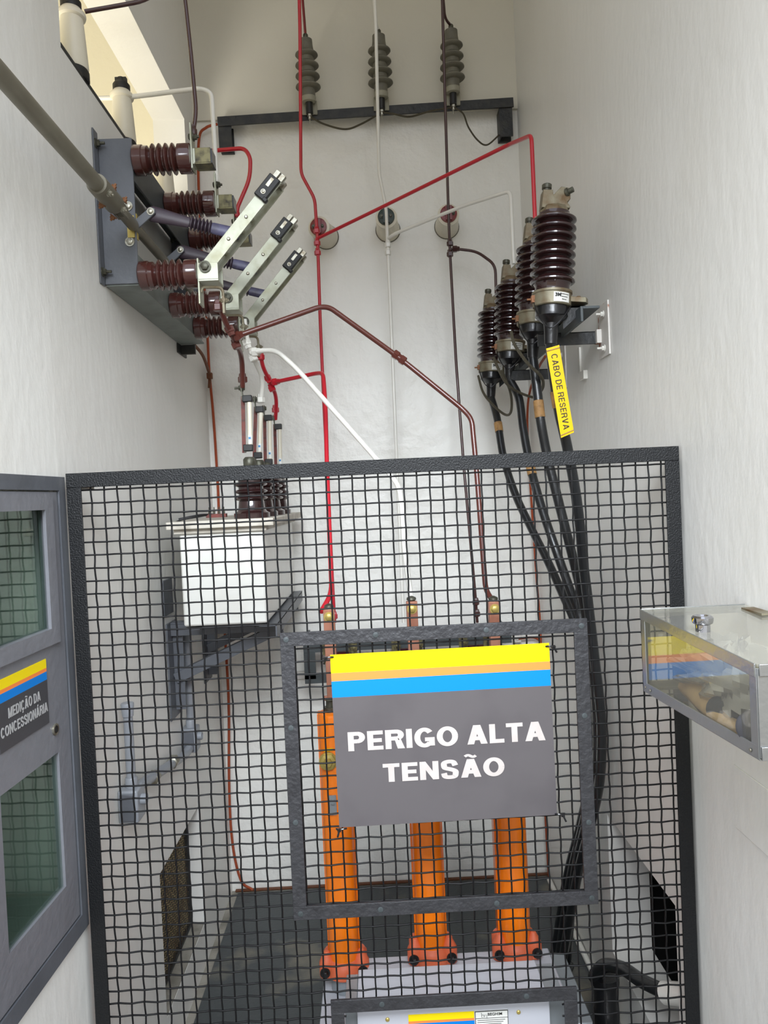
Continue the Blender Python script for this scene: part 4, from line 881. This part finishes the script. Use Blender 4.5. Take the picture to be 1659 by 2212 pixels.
q = MB(); q.tube([(-.455, 2.0, VZ1 + .034), (-.48, 1.97, VZ1 + .030), (-.52, 1.95, VZ1 + .024), (-.545, 1.95, VZ1 + .012)], .0028, 6, smooth=True); q.tube([(-.445, 2.0, VZ1 + .034), (-.48, 1.98, VZ1 + .034), (-.53, 1.96, VZ1 + .026)], .0028, 6, smooth=True); q.build('secondary_wire', 'rubber', vt)
# fuses above the bushings
tops = [(526, 862), (554, 885), (573, 903), (595, 922)]; bots = [(528, 968), (550, 984), (574, 998), (597, 1012)]
flabel = ['tallest white fuse, nearest, below the brown tube', 'second white fuse, below the white tube nut', 'third white fuse between the white and red tubes', 'shortest white fuse, farthest, below the red tube']
for i in range(4):
    d = FU[i]; s_ = 1.95 / d; a_, b_ = P(tops[i][0], tops[i][1], d), P(bots[i][0], bots[i][1], d)
    ft = thing('fuse', b_ + V((0, 0, -.02)), flabel[i], 'fuse', 'white fuses above the transformer')
    ax = (a_ - b_).normalized(); L_ = (a_ - b_).length
    off = V((.0158, 0, 0)) if i == 0 else V((.0135, 0, 0))
    q = MB(); q.lathe([(0, .0064), (L_, .0064)], b_ + off, ax, 22); tubeo = q.build('fuse_tube', 'ivory', ft)
    q = MB(); q.lathe([(.012, .0066), (.034, .0066)], b_ + off, ax, 22); q.build('fuse_label', 'paper', tubeo)
    q = MB(); q.box(b_ + off + ax * .026 + V((0, -.0068, 0)), (.006, .001, .006)); q.build('fuse_mark', 'inkb', tubeo)
    for p_ in (a_, b_):
        q = MB(); q.bb(p_.x - .002, p_.x + off.x + .0078, d - .010, d + .010, p_.z - .009, p_.z + .009); q.build('fuse_clip', 'ink', ft, bevel=.002)
    q = MB(); q.bar(b_ + V((-.0035, .012, -.012)), a_ + V((-.0035, .012, .010)), .010, .004, V((1, 0, 0))); q.build('back_strip', 'oxide', ft)
    q = MB(); q.bar(b_ + V((.002, 0, -.012)), b_ + V((.002, 0, .004)), .014, .003, V((0, 1, 0))); q.build('lower_terminal', 'zincd', ft)
    q = MB(); q.bar(a_ + V((-.002, 0, -.004)), a_ + V((-.004, 0, .034)), .014, .003, V((0, 1, 0)))
    q.bolt(a_ + V((-.002, 0, .030)), (1, 0, 0), .007, .006, 0); q.bolt(a_ + V((-.005, 0, .030)), (-1, 0, 0), .007, .006, .012); q.build('upper_terminal', 'zincd', ft)
# bracket
vb = thing('transformer_bracket', (-.5, 2.1, 1.0), 'grey angle steel bracket holding the white transformer', 'bracket')
for yy in (2.07, 2.48):
    q = MB(); q.bb(WL + .001, WL + .006, yy - .05, yy + .05, .86, 1.135); q.bb(WL + .006, WL + .035, yy - .003, yy + .002, .88, 1.135); q.build('wall_leg', 'steel', vb, bevel=.001)
    q = MB(); q.bb(WL + .006, VX1 + .02, yy - .02, yy + .02, 1.129, 1.134); q.bb(WL + .006, VX1 + .02, yy - .02, yy - .015, 1.096, 1.129); q.build('arm', 'steel', vb, bevel=.001)
    q = MB(); q.bar((WL + .01, yy - .01, .972), (VX1 + .015, yy - .01, 1.105), .030, .004); q.bar((WL + .01, yy + .006, .986), (VX1 + .015, yy + .006, 1.119), .004, .03); q.build('diagonal_strut', 'steel', vb, bevel=.0008)
q = MB(); q.bb(WL + .001, WL + .007, 2.00, 2.09, 1.16, 1.26); q.build('upper_wall_plate', 'steel', vb, bevel=.001)
q = MB(); q.bb(VX1 - .025, VX1 + .022, 1.91, 2.60, 1.135, 1.140); q.bb(VX1 + .018, VX1 + .022, 1.91, 2.60, 1.105, 1.140); q.bb(VX0, VX0 + .04, 1.91, 2.60, 1.135, 1.140); q.build('long_angle', 'steel', vb, bevel=.0008)

# ------------------------------------------------------------------ conduits and junction boxes on the left wall
def cond(name, pts, r, label, group='grey conduits on the left wall'):
    q = MB(); q.tube(pts, r, 18, fillet=.02); return tag(q.build(name, 'pvc', base='auto'), label, 'pipe', group)
def jbox(y, z0, z1, label, wy=.055, dp=.045, lug=0):
    t = thing('junction_box', (WL, y, z0), label, 'junction box', 'grey junction boxes on the left wall')
    q = MB(); q.bb(WL + .0008, WL + dp, y - wy / 2, y + wy / 2, z0, z1); bd = q.build('body', 'pvc', t, bevel=.004)
    q = MB(); q.bb(WL + .006, WL + dp - .006, y - wy / 2 - .004, y - wy / 2, z0 + .006, z1 - .006); q.build('cover', 'steel', t, bevel=.002)
    q = MB(); q.lathe([(0, .012), (.012, .012), (.012, .008), (.004, .008)], (WL + dp, y, z0 + (z1 - z0) * .6), (1, 0, 0), 20); q.build('hub', 'pvc', t)
    q = MB(); q.lathe([(0, .0135), (.02, .0135), (.022, .012)], (WL + .024, y, z1), up3, 20); q.build('conduit_hub', 'pvc', t)
    return t
jA = PX(412, 1600, WL + .022); jB = PX(285, 1745, WL + .022)
yA, yB = jA.y, jB.y
zA0, zA1 = PX(412, 1630, WL + .03).z, PX(412, 1575, WL + .03).z
zB0, zB1 = PX(285, 1780, WL + .03).z, PX(285, 1705, WL + .03).z
jbox(yA, zA0, zA1, 'grey junction box under the tall conduit, farther of the two'); jbox(yB, zB0, zB1, 'grey junction box low on the left wall, nearer of the two')
cond('conduit', [(WL + .024, yA, zA1 + .001), (WL + .024, yA, 1.10)], .0105, 'tall vertical grey conduit below the transformer')
cond('conduit', [(WL + .024, yB, zB1 + .001), (WL + .024, yB, zB1 + .16)], .0105, 'short vertical grey conduit rising from the nearer junction box')
q = MB(); q.lathe([(0, .0125), (.028, .0145), (.03, .0135)], (WL + .024, yB, zB1 + .161), up3, 20); tag(q.build('conduit_coupling', 'pvc', base='auto'), 'grey end coupling on top of the short conduit', 'coupling')
cond('conduit', [(WL + .024, yB + .030, zB1 - .02), (WL + .024, yB + .06, zB1 - .02), (WL + .024, yA - .07, zA0 + .012), (WL + .024, yA - .030, zA0 + .015)], .0125, 'grey conduit linking the two junction boxes')
for yy in (yB + (yA - yB) * .62, yB + (yA - yB) * .3):
    zz = zB1 - .02 + (zA0 + .012 - zB1 + .02) * ((yy - yB) / (yA - yB)); q = MB(); q.lathe([(-.014, .014), (-.012, .017), (.012, .017), (.014, .014)], (WL + .024, yy, zz), (0, 1, .0), 6)
    tag(q.build('conduit_coupling', 'zinc', base='auto'), 'metal coupling on the linking conduit, %s junction box' % ('nearer the far' if yy > (yA + yB) / 2 else 'nearer the near'), 'coupling')

# ------------------------------------------------------------------ vacuum circuit breaker with orange poles
BY = 1.75
cb = thing('circuit_breaker', (.12, 1.65, 0), 'three-pole circuit breaker with orange columns on a pale grey base', 'circuit breaker')
bx0, bx1 = P(772, 2110, 1.66).x, P(1207, 2085, 1.66).x
q = MB(); q.bb(bx0, bx1, 1.56, 1.765, .05, .322); q.build('base_tank', 'panel', cb, bevel=.004)
lx0 = P(690, 2140, 1.66).x
q = MB(); q.bb(lx0, bx0 - .001, 1.58, 1.83, .04, .262); q.build('side_ledge', 'panel', cb, bevel=.003)
q = MB(); q.bb(bx1 + .001, bx1 + .06, 1.60, 1.85, .05, .25); q.build('side_ledge', 'panels', cb, bevel=.003)
for xx in (bx0 + .03, bx1 - .03, lx0 + .02):
    q = MB(); q.bb(xx - .02, xx + .02, 1.6, 1.80, .0041, .0499); q.build('foot', 'steel', cb)
cx_ = [P(736, 1900, BY).x, P(926, 1900, BY).x, P(1108, 1900, BY).x]
zTop = P(706, 1537, BY).z
for i, x in enumerate(cx_):
    z0 = .335 if i else .315
    q = MB(); q.lathe([(0, .0365), (zTop - z0 - .008, .0365), (zTop - z0 - .002, .035), (zTop - z0, .031)], (x, BY, z0), up3, 36)
    q.bb(x - .040, x - .020, BY + .012, BY + .045, z0 + .02, zTop - .01); q.bb(x + .020, x + .040, BY + .012, BY + .045, z0 + .02, zTop - .01)
    pole = q.build('pole', 'orange', cb)
    q = MB(); q.lathe([(0, .047), (.022, .047), (.030, .042), (.040, .037)], (x, BY, z0 - .012), up3, 32)
    for s_ in (-1, 1): q.lathe([(0, .019), (.034, .019), (.044, .014), (.060, .006)], (x + s_ * .042, BY - .014, z0 - .012), up3, 24); q.lathe([(0, .019), (.030, .019), (.040, .012)], (x + s_ * .036, BY + .03, z0 - .012), up3, 20)
    fl = q.build('flange', 'flange', cb, bevel=.002)
    for s_ in (-1, 1):
        q = MB(); q.bolt((x + s_ * .046, BY - .0325, z0 + .006), (0, -1, .0), .0085, .012, .0); q.build('bolt', 'ink', fl)
    q = MB(); q.lathe([(0, .017), (.006, .020), (.010, .020), (.012, .012), (.018, .010)], (x - .014 * (i == 0), BY - .036, P(716, 1632, BY).z), (0, -1, 0), 6); q.lathe([(0, .022), (.003, .022)], (x - .014 * (i == 0), BY - .0365, P(716, 1632, BY).z), (0, -1, 0), 24); q.build('terminal_bolt', 'gold', pole)
    q = MB(); q.box((x - .012, BY - .0378, P(716, 1608, BY).z), (.022, .001, .007), Matrix.Rotation(-.1, 3, 'Y')); q.build('sticker', 'tagy', pole)
    q = MB(); q.lathe([(0, .014), (.012, .014), (.012, .010), (.03, .009), (.03, .016), (.036, .016)], (x - .006, BY, zTop), up3, 18); q.build('top_terminal', 'zincd', cb)
    ztop = P([708, 892, 1067][i], [1316, 1299, 1299][i], BY - .01).z
    q = MB(); xb = P([712, 892, 1070][i], 1360, BY - .01).x; q.bb(xb - .0135, xb + .0135, BY - .014, BY + .002, zTop + .036, ztop); q.bb(xb - .0135, xb + .0135, BY + .004, BY + .010, zTop + .05, ztop - .002)
    if i == 0: q.bb(x - .02, xb, BY - .012, BY, zTop + .030, zTop + .04)
    bar = q.build('copper_bar', 'copper', cb, bevel=.0012)
    q = MB(); q.bolt((xb, BY - .014, ztop - .018), (0, -1, 0), .0085, .007, .0); q.lathe([(0, .012), (.001, .012)], (xb, BY - .0145, ztop - .018), (0, -1, 0), 20); q.build('bolt', 'gold', bar)
    q = MB(); q.lathe([(-.004, .004), (.003, .012), (.008, .011), (.012, .003)], (xb, BY + .002, ztop), up3, 14); q.build('lug', 'zincd', bar)
q = MB(); p_ = P(722, 1750, BY - .04); q.bb(p_.x - .012, p_.x + .006, BY - .040, BY - .036, p_.z - .012, p_.z + .035); q.bolt((p_.x - .003, BY - .04, p_.z + .02), (0, -1, 0), .006, .005, 0); q.build('side_plate', 'panels', cb)
q = MB(); q.lathe([(0, .0345), (.055, .0345)], (cx_[0], BY, .263), up3, 30); q.build('pole_stub', 'panels', cb)
# front operating panel showing in the fence cut-out
px0, px1, pz1 = P(771, 2184, 1.425).x, P(1187, 2163, 1.425).x, P(980, 2174, 1.425).z
q = MB(); q.bb(px0, px1, 1.425, 1.555, .06, pz1); fp = q.build('front_panel', 'panel', cb, bevel=.002)
q = MB(); q.bb(px0 - .026, px0 - .001, 1.45, 1.555, .06, pz1 - .01); q.build('side_housing', 'panels', cb, bevel=.001)
q = MB(); q.bb(px1 + .001, px1 + .036, 1.45, 1.555, .10, pz1 - .01); q.build('side_housing', 'panels', cb, bevel=.001)
for (a_, b_) in ((837, 2202), (1120, 2186)):
    p_ = P(a_, b_, 1.425); q = MB(); q.lathe([(0, .0042), (.0015, .0042), (.003, .0025)], p_, (0, -1, 0), 14); q.box(p_ + V((0, -.003, 0)), (.006, .0005, .0008), Matrix.Rotation(.6, 3, 'Y')); q.build('screw', 'gold', fp)
s0, s1_ = P(882, 2195, 1.424), P(1024, 2187, 1.424)
q = MB()
for i, (a_, b_) in enumerate(((0, .013), (.013, .018), (.018, .03), (.03, .11))): q.bb(s0.x, s1_.x, 1.4238, 1.425, s0.z - b_ + .002, s0.z - a_ + .002, i)
q.build('striped_label', ['yellow', 'peach', 'blue', 'signd'], fp)
n0, n1 = P(1026, 2186, 1.423), P(1097, 2182, 1.423)
q = MB(); q.bb(n0.x, n1.x, 1.4232, 1.425, n0.z - .06, n0.z + .001); npl = q.build('nameplate', 'paper', fp)
q = MB(); q.bb(n0.x, n1.x, 1.4228, 1.4232, n0.z - .0005, n0.z + .001); q.bb(n0.x, n0.x + .001, 1.4228, 1.4232, n0.z - .06, n0.z); q.bb(n1.x - .001, n1.x, 1.4228, 1.4232, n0.z - .06, n0.z); q.bb(n0.x, n1.x, 1.4228, 1.4232, n0.z - .0145, n0.z - .0137)
for r_ in range(3): q.bb(n0.x + .004, n1.x - .006 - .004 * r_, 1.4228, 1.4232, n0.z - .0185 - .004 * r_, n0.z - .0177 - .004 * r_)
q.build('plate_border', 'ink', npl)
text('lettering', 'BEGHIM', V((n0.x + .0255, 1.4226, n0.z - .0088)), (1, 0, 0), (0, 0, 1), .029, .0058, 'ink', npl, bold=.01, depth=.0003)
q = MB(); xx, zz = n0.x + .013, n0.z - .0115
q.tube([(xx, 1.4227, zz + .009), (xx, 1.4227, zz), (xx + .0045, 1.4227, zz), (xx + .0045, 1.4227, zz + .0045), (xx, 1.4227, zz + .0045)], .0004, 5); q.tube([(xx + .0065, 1.4227, zz), (xx + .0065, 1.4227, zz + .0045), (xx + .0105, 1.4227, zz + .0045), (xx + .0105, 1.4227, zz - .002)], .0004, 5); q.build('logo', 'ink', npl)
# black frame and clamps behind the copper bars
yy = 2.50; a_, b_ = P(655, 1396, yy), P(1105, 1372, yy)
cf = thing('current_transformer_frame', (.1, yy, a_.z - .05), 'dark steel frame with yellowish clamps on the back wall behind the copper bars', 'frame')
q = MB(); q.bb(a_.x, b_.x, yy, yy + .007, a_.z - .024, a_.z + .022); q.bb(a_.x, b_.x, yy, yy + .05, a_.z + .017, a_.z + .022); c_ = P(665, 1468, yy)
q.bb(a_.x, a_.x + .04, yy, yy + .007, c_.z, a_.z - .024); q.bb(a_.x, b_.x, yy, yy + .007, c_.z - .015, c_.z + .015)
for xa in (a_.x, b_.x - .008):
    q.bb(xa, xa + .008, yy + .007, WB - .0005, a_.z - .02, a_.z + .02); q.bb(xa, xa + .008, yy + .007, WB - .0005, c_.z - .015, c_.z + .015)
q.build('angle_frame', 'steeld', cf, bevel=.0008)
for px in (706, 762, 855, 903, 1000, 1053):
    p_ = P(px, 1400 - (px - 706) * .05, yy - .006); q = MB(); q.box(p_, (.008, .036, .042)); q.bb(p_.x - .015, p_.x + .015, yy - .012, yy - .009, p_.z - .023, p_.z + .018); q.bolt(p_ + V((.005, -.022, .002)), (0, -1, 0), .008, .007, .0); q.build('clamp', 'olive', cf)
for px in (735, 875, 1030):
    p_ = P(px, 1425 - (px - 706) * .05, yy + .03); q = MB(); q.lathe([(-.05, .042), (-.045, .05), (.045, .05), (.05, .042)], p_ + V((0, .03, -.02)), (1, 0, 0), 24); q.build('current_transformer', 'redd', cf)
for yb_ in (1392, 1458):
    p_ = P(652, yb_, 2.69); q = MB(); q.box(p_, (.035, .012, .028)); tag(q.build('wall_plate', 'rustw', base='auto', bevel=.001), 'small white rust-stained plate on the back wall, %s of two' % ('upper' if yb_ < 1400 else 'lower'), 'plate')
q = MB(); p_ = P(1116, 1378, 2.68); q.box(p_, (.03, .02, .03)); q.bolt(p_ + V((0, -.01, 0)), (0, -1, 0), .006, .005, .0); tag(q.build('earth_terminal', 'rustw', base='auto', bevel=.001), 'small pale square earth terminal on the back wall at the right', 'terminal')
tubing('earth_wire', [P(1120, 1380, 2.67), P(1150, 1377, 2.67), P(1166, 1384, 2.67), P(1172, 1398, 2.67)], .0042, 'wirecu', 'short copper lead from the pale earth terminal to the right earth wire', 'wire', smooth=True, fillet=0)

# ------------------------------------------------------------------ right: cables entering the duct
tubing('duct_cable', PP((1283, 2112, 1.86), (1305, 2086, 1.82), (1345, 2092, 1.75), (1385, 2118, 1.68), (1440, 2145, 1.60)), .0165, 'cable', 'thick black cable leading into the opening in the right wall', 'cable', smooth=True, fillet=0, seg=16)
q = MB(); a_, b_ = P(1436, 2144, 1.60), P(1500, 2150, 1.54); b_.x = max(b_.x, .62); q.lathe([(0, .020), (0, .024), ((b_ - a_).length, .024)], a_, b_ - a_, 24)
tag(q.build('duct_sleeve', 'white', base='auto'), 'white pipe sleeve around the thick black cable at the right wall', 'sleeve')
q = MB(); q.tube([P(1310, 2215, 1.84) - V((0, 0, .12)), P(1310, 2200, 1.84), P(1306, 2112, 1.86)], lambda t: .034 if t < .75 else .030, 20, fillet=.03); q.lathe([(0, .038), (.02, .038)], P(1306, 2120, 1.86), (0, 0, 1), 24)
tag(q.build('cable_boot', 'rubber', base='auto'), 'black upright rubber cable boot beside the circuit breaker base', 'boot')
tubing('floor_pipe', [V((.595, 1.56, .012)), V((.592, 2.64, .012))], .009, 'white', 'white pipe lying at the foot of the right wall', 'pipe', fillet=0)
tubing('floor_cable', PP((1232, 2085, 2.12), (1222, 2110, 2.06), (1225, 2150, 1.98)), .012, 'cable', 'short black cable end on the mat beside the breaker', 'cable', smooth=True, fillet=0)
